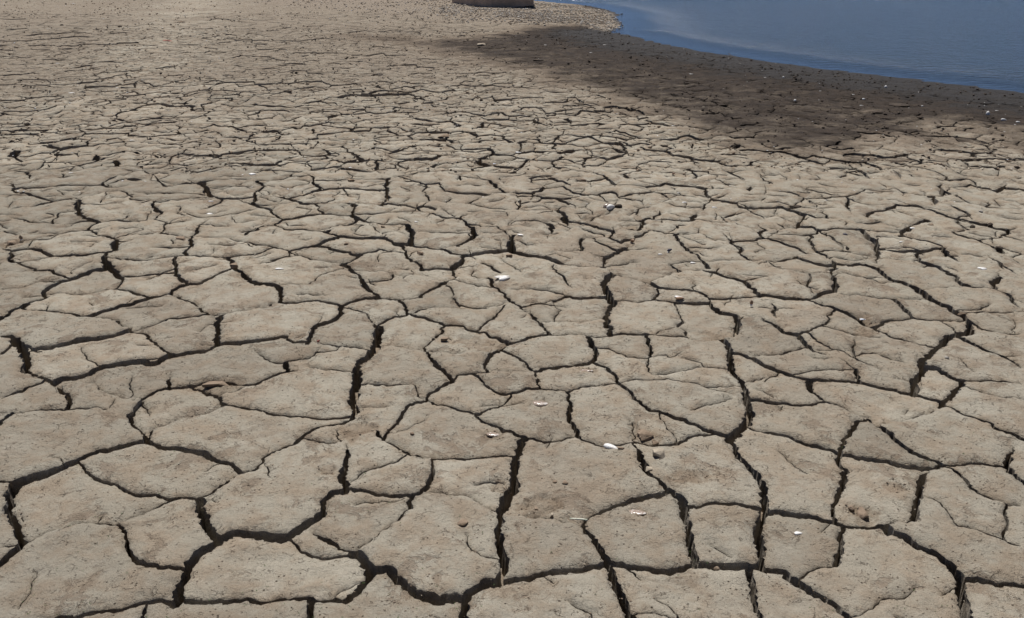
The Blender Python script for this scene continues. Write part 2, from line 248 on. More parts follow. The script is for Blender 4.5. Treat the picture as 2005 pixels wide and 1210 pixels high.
# ---------------------------------------------------------------- crack network traced on the near ground
TRACE = """@ 0 810 3.024
20 70,400 110,395 200,365 300,335 390,300 450,270 540,225 650,190 740,170 800,155 885,160
12 70,400 0,385 -60,390
30 75,400 45,470 45,540 75,620 105,700 125,770
25 125,775 60,830 0,890 -60,930
18 125,775 190,740 270,700 350,685 430,670 500,640 600,630 680,635 760,610 850,565 940,520 1020,490 1100,480 1160,480
22 1160,480 1220,450 1290,405 1360,360 1430,335 1512,300
8 460,290 520,310 570,365 620,390 700,410 740,440 790,475 900,475 1020,490
12 885,160 890,90 920,65 1000,40 1080,12 1140,-5
18 885,165 860,105 800,70 775,30 770,0
16 885,160 960,180 1060,185 1150,205 1230,220 1280,260 1360,275 1430,330
28 1165,480 1200,560 1210,620 1240,680 1290,745
34 1290,745 1200,810 1140,870 1105,930 1060,1010 1040,1110
12 690,640 740,680 760,740 750,790 780,850 840,880 930,900 1040,925 1100,910
18 1040,1110 960,1095 880,1110 780,1135 680,1155 580,1175 500,1200 380,1210 200,1230
18 1060,1095 1150,1085 1280,1095 1370,1095 1430,1080 1512,1085
24 1290,745 1340,710 1400,690 1512,700
12 870,1120 840,1230
14 -30,80 0,50 40,25 70,0
8 0,800 60,790 120,770
3 580,610 625,575
3 310,255 350,265 390,295
@ 500 810 3.024
20 0,300 60,250 110,210 180,180 260,145 300,110 350,65 440,40 500,25 560,0
5 280,150 400,160 500,150
3 500,150 485,70
22 545,170 545,230 515,320 500,375 530,420 530,465
18 530,450 440,475 390,510 405,595
26 405,590 320,640 240,680 190,720
28 0,700 60,720 130,730 190,725
7 185,740 260,800 350,828 440,835 590,825
16 340,700 400,735 450,755 500,790 590,810
36 600,800 640,860 670,920
26 665,920 600,1010 545,1095
14 545,1090 480,1080 380,1080 250,1070 100,1085 0,1085
13 620,780 700,725 780,670 860,610 925,560
18 925,560 925,490
12 565,440 660,450 760,465 850,465 925,485
12 925,485 1000,455 1040,400 1040,330 1050,270
8 1000,455 1100,455 1200,465 1285,465 1330,510 1400,550 1450,560
6 560,400 620,370 650,330 740,305 830,275 910,240
16 700,60 740,100 765,145
12 765,140 790,70 830,30 860,0
16 765,140 850,180 940,220 1040,245 1150,245 1250,245 1350,240 1420,235 1530,215
15 1290,0 1360,40 1450,65 1512,85
26 1500,450 1490,470 1460,570 1440,650 1430,700 1455,780 1470,850 1485,910 1465,1000
32 1465,985 1380,990 1290,1020 1240,1080 1230,1150 1220,1210 1210,1260
28 670,910 780,900 830,950 900,1000 970,1070 1060,1080 1150,1080 1240,1080
20 320,1080 330,1150 310,1240
4 1230,690 1250,780 1340,850 1450,870
6 1290,410 1350,400 1470,385
@ 1000 810 3.024
16 0,80 80,130
30 80,135 40,230 25,300 5,400 -12,450
18 340,-15 370,60 400,125
13 80,130 170,150 280,140 380,130
14 380,130 430,160 530,180 640,190 710,180
25 710,180 760,220 790,290 830,345 900,390 960,425
5 710,185 730,110 715,60 700,20
26 960,425 1010,470 1040,540 1055,620 1075,720 1095,860
18 960,430 860,460 750,485 640,510 540,545 450,590 440,640
12 440,640 340,620 230,610 140,590 0,580 -60,560
24 440,640 480,700 520,780 570,840
18 570,845 480,880 350,920 220,940 100,975 0,970 -45,985
28 575,845 610,930 640,1020 670,1110 710,1200 720,1240
8 570,820 650,850 720,885 790,940
16 600,850 740,875 850,890 950,900 1040,865 1100,855 1220,855 1350,860 1475,870 1512,880
16 1050,515 1150,515 1260,510 1370,505 1440,540 1512,550
28 1490,550 1485,660 1490,750 1475,875
20 1400,870 1430,980 1460,1060 1475,1140 1490,1240
22 1290,130 1350,220 1430,300 1470,370 1500,440 1515,520 1520,560
36 1300,130 1370,80 1400,30 1410,-5
14 1290,115 1180,100 1120,80 1060,40 1000,15 935,-5
10 1290,115 1200,110 1060,125 1000,165
5 1000,170 970,120 930,80 900,30 870,0
10 1400,65 1512,95
6 1000,170 870,170 740,160
8 700,1180 820,1165 950,1190 1100,1200
@ 1500 810 3.024
13 0,95 130,120 250,165 400,190 440,220
11 440,220 570,250 700,270 830,300 950,320 1010,320
17 600,0 520,60 460,130 450,200 435,265
18 435,265 475,300 470,370 440,450 415,540 400,640
20 620,-10 655,50 700,80 760,140 830,190 900,230 990,275 1040,300
14 655,45 740,35 850,15 980,-5
28 1040,300 1000,330 930,360 905,420 900,520 885,640
13 1040,300 1130,300 1250,290 1340,295 1420,320
13 1045,300 1100,330 1160,370 1220,440 1290,490 1380,520 1512,550
12 1130,-5 1220,30 1300,65 1400,110 1512,160 1560,180
20 1470,200 1440,240 1430,310 1460,350 1512,400 1560,430
10 1430,530 1415,620 1400,700 1415,770
6 1415,770 1330,730 1260,695 1140,680
4 1140,680 1080,620 1040,540 950,500
17 20,570 100,550 200,580 300,600 400,635 560,650 690,645 850,645 885,640
17 450,645 430,720 435,820 420,885
6 420,885 320,890 185,945
26 700,645 740,700 830,740 910,790 1020,830 1100,880 1150,950 1160,1030 1175,1120 1180,1240
15 1160,965 1280,990 1400,1015 1512,1035 1600,1050
24 -25,870 80,890 160,950 240,1000 340,1060 420,1110 480,1170 540,1240
3 510,1180 650,1120 670,1070 830,1060 900,1025
5 1415,770 1512,800
@ 0 510 4.01
24 -30,490 60,430 140,370 190,330
12 190,330 260,300 345,285 345,230 375,200 470,155 560,135 640,100 730,70 840,55
16 840,60 830,0
12 840,55 900,80 940,130 915,190
6 345,245 450,240 580,245 700,240 800,215 915,200
10 915,200 970,215 1060,235 1180,270 1250,260 1310,240 1340,240
15 1180,270 1120,300 1040,325 950,360 850,390 760,415 690,440
10 690,440 580,435 480,415 400,390 280,380 150,375
14 690,440 800,455 900,465 980,495 1030,530
14 1030,530 960,560 860,600 740,620 640,630 540,655 400,680 230,705
26 100,620 160,680 210,750 215,880
12 0,590 50,600 100,620
9 0,735 70,715 170,700
14 215,880 300,915 400,935 440,970 500,1030 570,1090 510,1170
13 425,945 500,910 600,900 700,870 800,830 900,800 1000,785 1140,785 1220,790 1340,740 1450,710 1600,690 1700,660
10 0,1080 100,1040 230,990 360,955 400,935
5 450,975 600,945 720,945 790,1000
14 790,1000 900,1050 1000,1065 1100,1065 1200,1010 1290,970 1340,965 1400,970 1510,945
18 1320,880 1340,970
9 1510,945 1600,1000 1680,1030 1830,1010 1950,980 2005,960
12 1680,1030 1760,1090 1770,1130 1650,1170 1520,1203
10 1770,1110 1880,1140 2005,1145
21 1710,660 1700,540 1730,410
10 1640,410 1730,410 1850,400 2005,372
13 1340,240 1370,190 1450,175 1400,100 1370,0
12 1340,250 1440,290 1520,330 1600,400 1640,410
7 1640,410 1520,430 1420,440 1320,435 1220,490 1080,520 1030,530
10 1030,530 1120,560 1190,620 1260,690 1340,740
5 1100,660 1240,665
6 1450,175 1580,165 1680,115 1800,70 1845,50
16 1780,-5 1850,50 1870,80 1950,120 2005,170
5 920,120 950,105 1080,105 1250,90 1390,80
5 0,215 130,200 300,150 470,130
4 160,10 280,55 380,60 460,100 560,125
6 0,1190 120,1185 250,1165 400,1160 520,1170 640,1160 760,1155 860,1175
7 1100,1065 1110,1110 1070,1150 1020,1203
6 1110,1110 1150,1140 1155,1190
8 1510,945 1560,940 1680,920 1800,935 1890,970 1950,980
3 1010,880 1020,1040
3 650,680 680,770 800,830
8 1710,655 1880,655 2005,632
@ 500 510 4.01
5 0,632 180,610 250,600
8 250,600 300,650 410,665
20 415,660 430,620 470,520 510,480 600,460 670,410 680,340
18 0,165 80,170 165,185 185,240 205,310
12 0,372 90,350 140,320 205,315
12 205,315 300,315 440,300 560,310 680,345
8 170,180 280,180 390,180 470,135 560,90 720,50
18 660,-5 740,35 800,90 850,150 900,210 980,270
10 680,340 760,300 860,280 980,270 1090,280 1200,275 1285,262
18 1285,262 1340,220 1430,180 1500,150 1570,120
10 1570,120 1550,60 1540,40 1620,0
14 1310,0 1300,50
5 1300,52 1420,45 1540,45
5 750,45 860,50 960,60 1070,90 1200,100 1290,90 1400,120 1500,145
6 1070,90 1060,135 850,150
12 1100,280 1160,330 1190,410
10 1010,450 1100,420 1190,405 1240,405 1330,355
6 1330,355 1480,335 1640,345 1780,345 2005,330
9 1200,405 1300,430 1400,460 1500,485 1640,495 1740,540 1860,580 2005,635
9 1740,540 1830,470 1900,410 1960,345
8 690,345 780,370 870,400 890,460 960,490
8 1010,450 955,485
30 960,490 980,540 970,620 940,700 880,750 820,800 790,870 790,960 770,1030 780,1150
22 780,1150 740,1203
9 470,650 620,675 760,680 930,700
10 960,665 1100,665 1220,680 1325,690
12 1325,690 1340,660 1400,600 1440,560 1500,490
14 1325,690 1360,760 1430,830 1500,880 1545,920
6 1335,700 1440,710 1560,740 1640,715 1750,710 1850,725
17 1960,670 1870,710 1810,780 1815,880
8 1545,920 1600,885 1720,880 1830,880 1900,860 2005,868
16 1545,920 1460,955 1370,1000 1340,1070
9 800,975 960,970 1100,970 1240,960
8 1240,960 1290,1050 1340,1070
13 1340,1070 1240,1095 1180,1130 1135,1203
13 1340,1065 1480,1110 1600,1160 1740,1190 1790,1203
9 1750,1190 1870,1150 1940,1110 2000,1060 2005,1040
8 1710,885 1780,940 1860,1000 1930,1030 2005,1035
8 1920,695 2005,740
14 1800,115 1840,130 1870,180 1950,240 2005,300
6 1800,115 1880,105 1960,80 2005,80
6 1960,80 1850,10 1780,-10
5 1570,125 1680,140 1800,115
3 1540,160 1680,180 1890,200
10 0,960 90,925 200,885 235,880
18 235,880 235,810
5 235,810 150,800 70,760 10,720
6 235,810 350,790 440,765 500,700
8 240,890 340,870
4 410,840 500,855 640,865 785,865
9 0,1145 60,1150 180,1190 300,1195 430,1190 600,1190 760,1175
3 480,745 640,715 680,700
3 1490,180 1560,260 1600,340
@ 1000 510 4.01
6 0,80 100,75 220,70 320,60
9 320,60 400,110 475,200
8 320,60 330,20
6 330,20 440,35 560,50 680,50 760,0
14 690,45 790,95 900,125 1000,140 1080,165 1180,210
23 800,95 740,170 740,210 780,270 790,340 730,430 770,510 800,565
8 1080,160 1180,120 1280,90 1350,70
5 1350,70 1240,0
5 1350,70 1500,65
11 1500,65 1600,85 1720,125 1830,150
15 1830,150 1880,200 1960,265
12 1180,210 1300,220 1410,220 1480,250 1560,280 1580,350 1650,390 1770,415
6 1420,225 1430,160
11 1180,210 1130,270 1115,300
5 800,300 900,300 1000,310 1115,300 1250,310 1400,320 1560,320
8 1280,315 1320,390 1370,460 1310,500
4 1310,500 1160,535 1150,565
9 1310,500 1370,525 1400,585
4 -10,205 120,205 270,210 380,235 430,250 600,270 770,258
4 430,250 370,290 270,310 80,325
18 0,300 80,340 170,400 250,490 330,570
10 330,570 240,580 150,600 50,640 0,640 -40,665
6 330,570 500,565 590,575 720,575 860,570 1000,562 1150,570
5 1150,570 1300,580 1400,590 1520,610 1650,600
4 230,455 380,460 560,465 720,450
20 600,580 640,640 670,700 660,760 620,790
14 620,790 520,800 400,825 280,835 200,865
8 0,740 90,790 200,865
4 200,865 0,870
9 190,865 210,930 220,1000
8 0,1035 100,1015 220,1000 330,1010 450,1010 540,985 700,960 870,930
16 450,1010 440,1060 480,1120 450,1190
18 630,790 720,810 800,860 880,950 940,1040 1020,1110 1120,1160 1240,1203
6 880,930 960,920 1100,925 1260,930 1400,960 1500,975 1640,985 1820,990
12 1080,572 1090,640 1090,730
6 1090,735 1070,830 1110,880 1250,880 1380,860 1500,835 1600,830 1720,840
5 670,680 800,700 920,745 1090,765
4 1090,735 1210,725 1270,760 1340,710
20 1770,415 1780,490 1770,580 1650,600
26 1640,600 1690,650 1720,750 1730,860 1810,940 1840,1020 1880,1100
34 1880,1100 1870,1190
9 1720,715 1800,725 1890,745 1950,780 2005,810
6 1890,745 2005,722
4 1830,945 2005,925
7 1870,1080 2005,1090
3 1570,275 1720,270 1880,270 1960,265
8 1960,265 2005,265
5 1830,150 1900,140 2005,120
14 1520,-5 1570,60
3 1350,760 1440,780 1520,830
3 340,310 370,370 340,455
9 1960,450 2005,475
4 1800,430 1960,440
@ 1500 510 4.01
17 0,470 60,510 150,560 240,580 320,640 380,700
7 240,580 330,550 440,510 490,480 480,450 560,400
11 0,725 100,715 200,690 340,670
7 390,690 560,680 640,720 740,770 840,810 920,850
3 390,690 480,725
9 670,610 680,670 710,745
7 700,720 860,710 960,745 1100,790
11 0,810 120,850 230,900 340,930
20 340,930 350,1010
14 350,1010 400,1040 470,1085 560,1110 650,1165 740,1203 790,1225
9 0,1090 120,1110 280,1115 380,1115 470,1085
10 340,930 500,935 650,930 740,935 860,965 1000,990 1175,1030
18 690,840 720,890 740,935
4 200,880 380,865 500,845 690,840
3 690,840 590,770
26 1175,1030 1190,940 1230,860 1230,780 1300,710 1370,640 1430,585 1490,580
10 1175,1030 1280,1060 1390,1090
22 1390,1090 1385,1160
12 1385,1155 1300,1180 1130,1203
10 1385,1155 1440,1170 1500,1203
25 1390,1095 1450,1080 1490,1020 1540,950
14 1540,950 1420,890 1330,850 1240,825
11 1540,950 1640,945 1760,950 1870,950 2010,985
5 1530,990 1680,1045 1800,1075 2010,1110
15 1490,580 1600,620 1720,680 1830,730 1920,780 2010,845
20 1490,580 1580,570 1620,530 1590,470 1500,410 1390,350 1280,300 1240,260 1190,220 1100,180 980,150 930,110 870,60 780,15
10 1640,505 1750,530 1850,550 2010,568
11 1330,670 1200,640 1080,600 960,575 880,540 860,510
13 340,300 440,355 560,390 680,430 770,480 860,510
9 860,510 920,470 1040,465 1150,460
9 1000,298 1090,370 1140,430 1180,455
4 1180,455 1360,460 1590,458
8 0,265 120,290 280,300 380,300 440,260 540,240
14 540,240 530,150 500,80 560,30 560,-10
8 540,240 680,265 850,285 1000,300 1250,310
9 0,10 80,50 200,75 320,105 350,140 320,190 375,260
4 320,105 440,105 500,90
8 1230,220 1330,215 1460,210 1590,215
12 1200,0 1330,40 1430,80 1500,150 1590,215
9 1590,215 1700,230 1810,235
12 1800,230 1780,180 1800,150 1850,140 1810,100
13 1800,225 1900,280 1970,360 2010,400
5 1480,395 1600,390 1700,380 1760,350
7 1850,10 1890,60 1960,110
7 570,20 660,30 780,20
3 600,100 780,130 960,145
12 70,440 70,350 40,320
4 0,900 125,860
4 1500,405 1720,410 1830,420 1940,410
5 1870,745 2010,735
3 450,510 560,545 680,560 800,575 920,590
@ 0 330 4.01
9 100,185 190,190 280,215 400,250
10 400,250 320,270 240,295
7 400,250 460,245 550,230 610,245
24 610,240 610,345
10 620,240 640,215 720,205 820,175 930,155
7 110,185 100,160 80,130 100,105
7 100,160 250,155 420,140 540,125 700,130 780,120
12 780,120 830,85 940,50
6 780,120 870,135 990,115
8 930,160 1000,180 1060,235
6 620,270 800,270 920,255 1060,238
8 1060,238 1200,240 1270,250
8 1270,250 1400,230 1500,220 1650,210 1750,220
9 1750,220 1700,260 1570,310
5 1750,220 1870,218 1970,215
18 1570,90 1620,130 1660,210
8 1310,125 1260,90 1200,45
6 1310,125 1430,100 1570,90 1680,75 1800,70 1950,75
13 1200,245 1220,290 1270,325 1210,385
9 1210,385 1080,395 950,390 800,408
14 615,345 700,380 790,410 730,430 670,465
7 500,410 600,400 720,388
8 670,465 560,485 440,500 350,525 260,550 210,555
10 680,465 800,500 870,530 910,560
24 910,565 885,650 830,665 840,780
9 400,665 440,670 550,670 640,680 740,670 840,660
9 210,620 300,625 400,665
9 400,665 300,695 200,720 120,730 60,710
10 0,725 70,705 85,630
18 1980,170 1975,265
7 910,560 1000,580 1080,545 1170,515
6 870,530 900,500 1030,500 1170,510 1270,520 1330,530 1500,545
10 1270,520 1290,460 1310,415
5 1310,415 1400,410 1510,390
8 1210,385 1310,415
14 1610,400 1550,440 1510,530 1490,620 1450,670
6 1510,545 1650,540 1800,545 1850,550
8 1850,550 1940,580 2005,595
16 1915,520 1960,490 2010,465
7 845,695 950,710 1100,720 1250,710 1400,690 1480,680 1620,685 1770,690 2005,670
14 1360,705 1375,760
5 1420,320 1500,350 1600,370 1700,370 1850,335 2005,310
6 75,380 200,400 300,415 450,410
14 190,15 230,40 240,85
15 1000,65 1100,70
4 1650,125 2005,125
5 1040,172 1300,175 1500,178 1650,180
4 400,412 440,340 590,310
4 1490,635 1390,635 1200,625
4 1640,610 1800,605 1940,590
@ 500 330 4.01
16 0,175 50,140 60,100 30,90
8 -10,175 120,205 260,220
10 260,220 380,205 500,170
7 500,170 650,155 820,165 1020,165
12 450,90 480,130 520,170
4 450,90 640,85 750,70
8 260,220 320,250 360,280 470,275 600,275 760,270 860,280 1000,290
18 1040,65 1020,130 1040,200 1000,290
5 30,290 180,280 320,262
9 -10,260 100,310 210,385
10 140,425 210,385 350,375 530,350
9 530,350 500,320 470,275
4 530,350 640,360 770,355
17 765,272 770,360 800,390
10 800,400 770,425 690,455
16 0,475 50,440
6 50,435 150,440 250,470 400,475 530,485 590,505
12 565,495 590,475
8 590,505 660,525 800,525 950,540 1020,545 1100,580
10 660,525 590,530 500,575 400,600 260,640
8 0,595 120,600 260,640
9 260,640 380,690 540,715 660,715
9 0,665 150,615
5 0,740 150,710 270,690 275,645
8 500,565 540,580 650,620 770,660 840,660 960,625
14 840,660 720,720 660,715
15 700,720 760,770 820,810
6 770,355 950,350 1170,340 1290,335 1400,360 1510,390
11 1380,255 1300,270 1260,305 1290,335
6 1260,305 1180,280 1050,270 1005,285
6 1380,255 1530,265 1680,270
7 1680,272 1800,300 1950,325 2010,330
10 1680,270 1700,250 1760,230 1830,200
7 1830,200 1900,190 2010,185
8 1440,105 1490,165 1600,180 1730,185 1830,195
12 1850,85 1850,110 1900,150 1970,185
21 1200,440 1240,500 1215,570
5 810,395 950,420 1060,435 1200,440
6 1510,390 1410,430
8 1510,390 1610,400 1650,430 1700,470
7 1610,400 1620,375 1690,365
18 1690,465 1720,520 1650,570 1600,600
4 1290,490 1500,500 1690,515
6 1100,580 1240,590 1400,615 1600,605
7 1450,615 1550,660 1640,675
12 1100,580 1150,590 1180,660 1220,690 1290,720 1310,775
14 1640,670 1610,740 1550,760
7 1640,670 1720,660 1850,640 2000,620
18 2005,570 1995,620
6 1660,430 1780,460 1900,455
7 1900,455 2010,520
4 960,622 1160,650
9 230,75 290,40 330,10
8 1150,50 1270,15
12 1610,40 1605,90
5 760,70 860,65 1000,65 1150,50
8 750,75 770,45 710,0
5 1040,135 1180,135 1310,110 1440,105
4 1130,60 1310,95
4 330,25 450,50 450,90
4 0,80 150,75 230,75
4 0,10 150,10 330,10
4 1270,15 1500,10 1650,15 1800,5
5 1610,50 1840,90
5 690,160 740,225
4 1330,110 1340,220 1380,255
8 1770,715 1850,740 1960,790
@ 1000 330 4.01
8 150,70 200,50 330,50
12 150,70 190,110 270,150 160,190
7 160,190 0,185
5 260,142 400,135 490,135
7 400,140 500,195 590,215
8 370,235 500,220 590,215 700,210 770,190
6 165,195 260,225 370,235
6 370,240 490,280 520,310
12 460,275 400,300 350,325
21 350,325 420,360 430,440
6 70,330 200,330 350,325
6 70,330 70,240 40,190
6 80,265 210,260 240,230
9 770,190 900,230 1040,255
7 700,215 780,275
7 590,100 700,130 840,140
8 840,140 760,85 640,40 540,35 430,0
6 840,138 960,135 1070,145
11 1070,145 1110,180 1200,200 1270,255
8 1070,145 1170,130 1210,105
4 1110,180 1000,195 860,215
16 885,40 885,75
5 890,65 1000,90 1080,115 1170,130
6 885,40 960,15 1090,20 1160,50
4 1210,95 1400,140 1540,155
5 1300,160 1330,200 1460,215
4 1200,195 1340,205
12 1545,165 1545,220
11 1590,140 1590,165
14 1880,140 1880,180
12 1430,0 1450,70
8 1540,270 1580,235 1700,200
12 1510,330 1520,290 1540,265
17 1450,340 1445,425
4 1200,265 1330,290 1515,300
7 960,290 1010,305 1110,290
6 1010,305 980,350 1000,375
9 1180,330 1130,375
13 1080,385 1040,410 1000,480
7 1000,480 900,465
7 0,445 50,410 150,405 310,415
15 310,420 325,505
6 430,410 600,425 700,460 800,485
15 800,485 790,530
10 790,530 870,580 920,610
9 920,610 850,640 740,680 740,740 700,770
5 540,525 640,520 740,520
6 640,522 720,590 840,635
5 550,450 650,480 720,490 760,525
14 560,530 550,635
7 550,640 420,640 260,670
20 0,540 15,590 15,630
9 15,635 120,655 270,680 360,720 470,760 570,775 700,775
5 740,735 860,720 1000,710
5 920,610 1000,605 1120,615
17 1300,505 1320,560 1370,590 1380,630
17 1380,635 1450,660 1520,710 1570,770
6 1060,465 1200,490 1310,510
5 1380,605 1500,615 1630,625
5 1310,510 1400,495
12 1300,440 1310,465
5 1460,410 1600,420 1700,420 1850,455 1930,495
14 1670,505 1720,560 1800,620 1820,670 1890,715
6 1890,720 2010,720
5 1250,740 1370,715 1500,715 1700,710 1890,720
14 1950,425 1990,460 1940,500 1990,535
8 1800,270 1850,300 1900,340
6 1900,340 2010,370
8 1660,370 1690,370 1780,330
8 1620,350 1660,370 1700,415
4 1730,570 1880,565 1990,540
6 1250,740 1330,790
4 860,400 1040,410
8 1085,380 1140,400
4 1140,400 1300,410 1430,415
5 1580,80 1700,130 1780,150
5 1210,110 1330,90 1480,75
6 1640,0 1780,60 1850,90
6 1930,30 2005,95
4 290,50 400,110 480,130
4 480,105 590,110
4 500,350 620,350
4 600,400 740,350
@ 1500 330 4.01
8 0,90 70,125
8 0,170 190,185 300,240 210,300
5 240,140 380,185 560,215 620,230
6 620,230 720,270 850,295 970,290
9 1010,10 1070,80
16 1370,110 1380,215
14 1320,225 1340,290
7 430,120 560,150
8 190,290 200,330 400,385 560,400
4 190,290 100,270 0,280
4 290,240 450,300 480,280
4 310,230 600,240
12 640,240 665,345
9 460,340 480,385
7 780,375 800,350 940,340 1040,290
8 770,380 860,405 950,440 1070,465
21 1100,460 1050,530
10 1100,460 1200,430 1270,405
6 1270,405 1200,390 1040,330 960,335
5 720,435 900,425
5 410,475 600,475 740,480
5 740,480 830,495 930,500 1060,510
15 740,480 810,525 880,590 885,700 860,735
10 390,480 520,540 640,600 670,640 740,660 880,665
9 -10,530 100,570 220,605 310,650 350,660
6 350,660 500,640 540,640 680,640
9 350,510 370,580 400,650
5 0,510 150,510 400,505
5 400,500 370,455 250,450 150,455 30,505
8 90,410 150,455
9 250,445 310,375
11 100,720 190,700 250,680 350,660
6 100,720 0,715
4 220,715 400,750 550,755
9 400,655 500,690 570,740 550,770 490,800
7 880,600 1050,630 1200,645 1370,630
13 1200,650 1180,705
14 1180,705 1260,740 1370,775 1430,802
5 885,675 1050,700 1180,710
12 1370,635 1430,680 1530,735
9 1370,630 1330,600 1220,570 1050,535
6 1160,450 1300,490 1440,510 1600,480
8 1440,510 1640,570
11 1640,570 1740,610 1830,660
6 1640,570 1880,545
18 1830,665 1850,640
10 1900,500 1880,545
8 1880,550 2010,580
11 1470,395 1500,425 1570,465 1600,480
6 1470,395 1350,355 1200,300 1040,290
11 1470,295 1510,325 1580,350 1590,370
6 1590,370 1470,395
11 1750,430 1770,470
4 1770,460 1910,490
7 1490,225 1600,265 1660,295 1740,300
5 1740,300 1830,305 2005,310
7 1740,300 1760,260
6 1380,170 1500,210
5 1430,95 1630,80 1650,130 1750,160 1830,185
6 1890,120 1800,155
6 1080,200 1200,220 1320,225 1380,210
8 980,145 1090,200
8 900,120 940,160
4 720,170 880,185 1000,185 1090,200
5 1840,385 2010,390
5 1490,395 1700,435 1760,435
8 1740,690 1840,750 1860,800
7 560,50 600,80 660,100
8 770,35 830,75
4 660,90 800,65
4 620,0 770,25
5 1150,0 1300,20 1420,70 1430,95
5 1440,0 1550,60 1690,70
8 1960,20 2010,45
4 620,225 740,210 780,190"""
lines = []
for l in TRACE.strip().split('\n'):
    t = l.split()
    if t[0] == '@': ox, oy, sc = map(float, t[1:]); continue
    lines.append((float(t[0]), [(ox + float(q.split(',')[0]) / sc, oy + float(q.split(',')[1]) / sc) for q in t[1:]]))
segs = np.array([(i, a[0], a[1], b[0], b[1]) for i, (w_, pl) in enumerate(lines) for a, b in zip(pl, pl[1:])])
free = {}
TOL = 13
for i, (w_, pl) in enumerate(lines):
    for en in (0, -1):
        p = pl[en]
        m = segs[:, 0] != i; q = segs[m]
        ex, ey = q[:, 3] - q[:, 1], q[:, 4] - q[:, 2]
        t = np.clip(((p[0] - q[:, 1]) * ex + (p[1] - q[:, 2]) * ey) / (ex * ex + ey * ey + 1e-9), 0, 1)
        X, Y = q[:, 1] + t * ex, q[:, 2] + t * ey
        d = np.hypot((X - p[0]), (Y - p[1]) * 1.3); k = int(np.argmin(d))
        tol = TOL if p[1] > 800 else (9 if p[1] > 500 else 7)
        if d[k] < tol: pl[en] = (float(X[k]), float(Y[k]))
        elif -5 < p[0] < 2010 and p[1] < 1215: free[(i, en)] = 1
cracks = []        # (width in m, world polyline, start free, end free)
for i, (w_, pl) in enumerate(lines):
    P_ = [G(*p) for p in pl]; d_ = math.hypot(*P_[len(P_) // 2]); t_ = min(1, max(0, (d_ - 2.3) / 2.2))
    cracks.append((max(w_ / 1000 * (.86 + .40 * t_), .0015 * d_), P_, (i, 0) in free, (i, -1) in free))

# ---------------------------------------------------------------- the same kind of network beyond it
Y0, Y1 = .95, 20.5
def halfw(y): return .70 * y + .75
sites = []
y = Y0 - .6
while y < Y1 + 1:
    cell = .20 + .006 * y + .008 * max(0, y - 10)
    hw = halfw(y) + .6; x = -hw + rng.uniform(0, cell)
    while x < hw:
        cc = cell * (1.12 if x < 0 else .9)
        sites.append((x + rng.uniform(-.46, .46) * cc, y + rng.uniform(-.46, .46) * cell)); x += cc
    y += cell * .82
def in_traced(px_, py_): return (px_ > -25) & (px_ < 2030) & (py_ > 331 + 6 * np.sin(px_ * .02)) & (py_ < 1235)
def voronoi_edges(sites):
    sv, se, sf, *_ = geometry.delaunay_2d_cdt([Vector(s) for s in sites], [], [], 0, 1e-6)
    sv = np.array([(v.x, v.y) for v in sv]); sf = np.array([list(f) for f in sf])
    A, B, C = sv[sf[:, 0]], sv[sf[:, 1]], sv[sf[:, 2]]
    D = 2 * (A[:, 0] * (B[:, 1] - C[:, 1]) + B[:, 0] * (C[:, 1] - A[:, 1]) + C[:, 0] * (A[:, 1] - B[:, 1]))
    a2, b2, c2 = (A ** 2).sum(1), (B ** 2).sum(1), (C ** 2).sum(1)
    ux = (a2 * (B[:, 1] - C[:, 1]) + b2 * (C[:, 1] - A[:, 1]) + c2 * (A[:, 1] - B[:, 1])) / D
    uy = (a2 * (C[:, 0] - B[:, 0]) + b2 * (A[:, 0] - C[:, 0]) + c2 * (B[:, 0] - A[:, 0])) / D
    ed = {}
    for fi, f in enumerate(sf.tolist()):
        for k in range(3):
            p, q = f[k], f[(k + 1) % 3]; ed.setdefault((p, q) if p < q else (q, p), []).append(fi)
    pr = np.array([v for v in ed.values() if len(v) == 2])
    P = np.column_stack([ux[pr[:, 0]], uy[pr[:, 0]]]); Q = np.column_stack([ux[pr[:, 1]], uy[pr[:, 1]]])
    M = (P + Q) / 2; ok = (np.hypot(*(P - Q).T) < .9) & (M[:, 1] > Y0) & (M[:, 1] < Y1 - .2) & (np.abs(M[:, 0]) < halfw(M[:, 1]) - .05)
    return P[ok], Q[ok], M[ok]
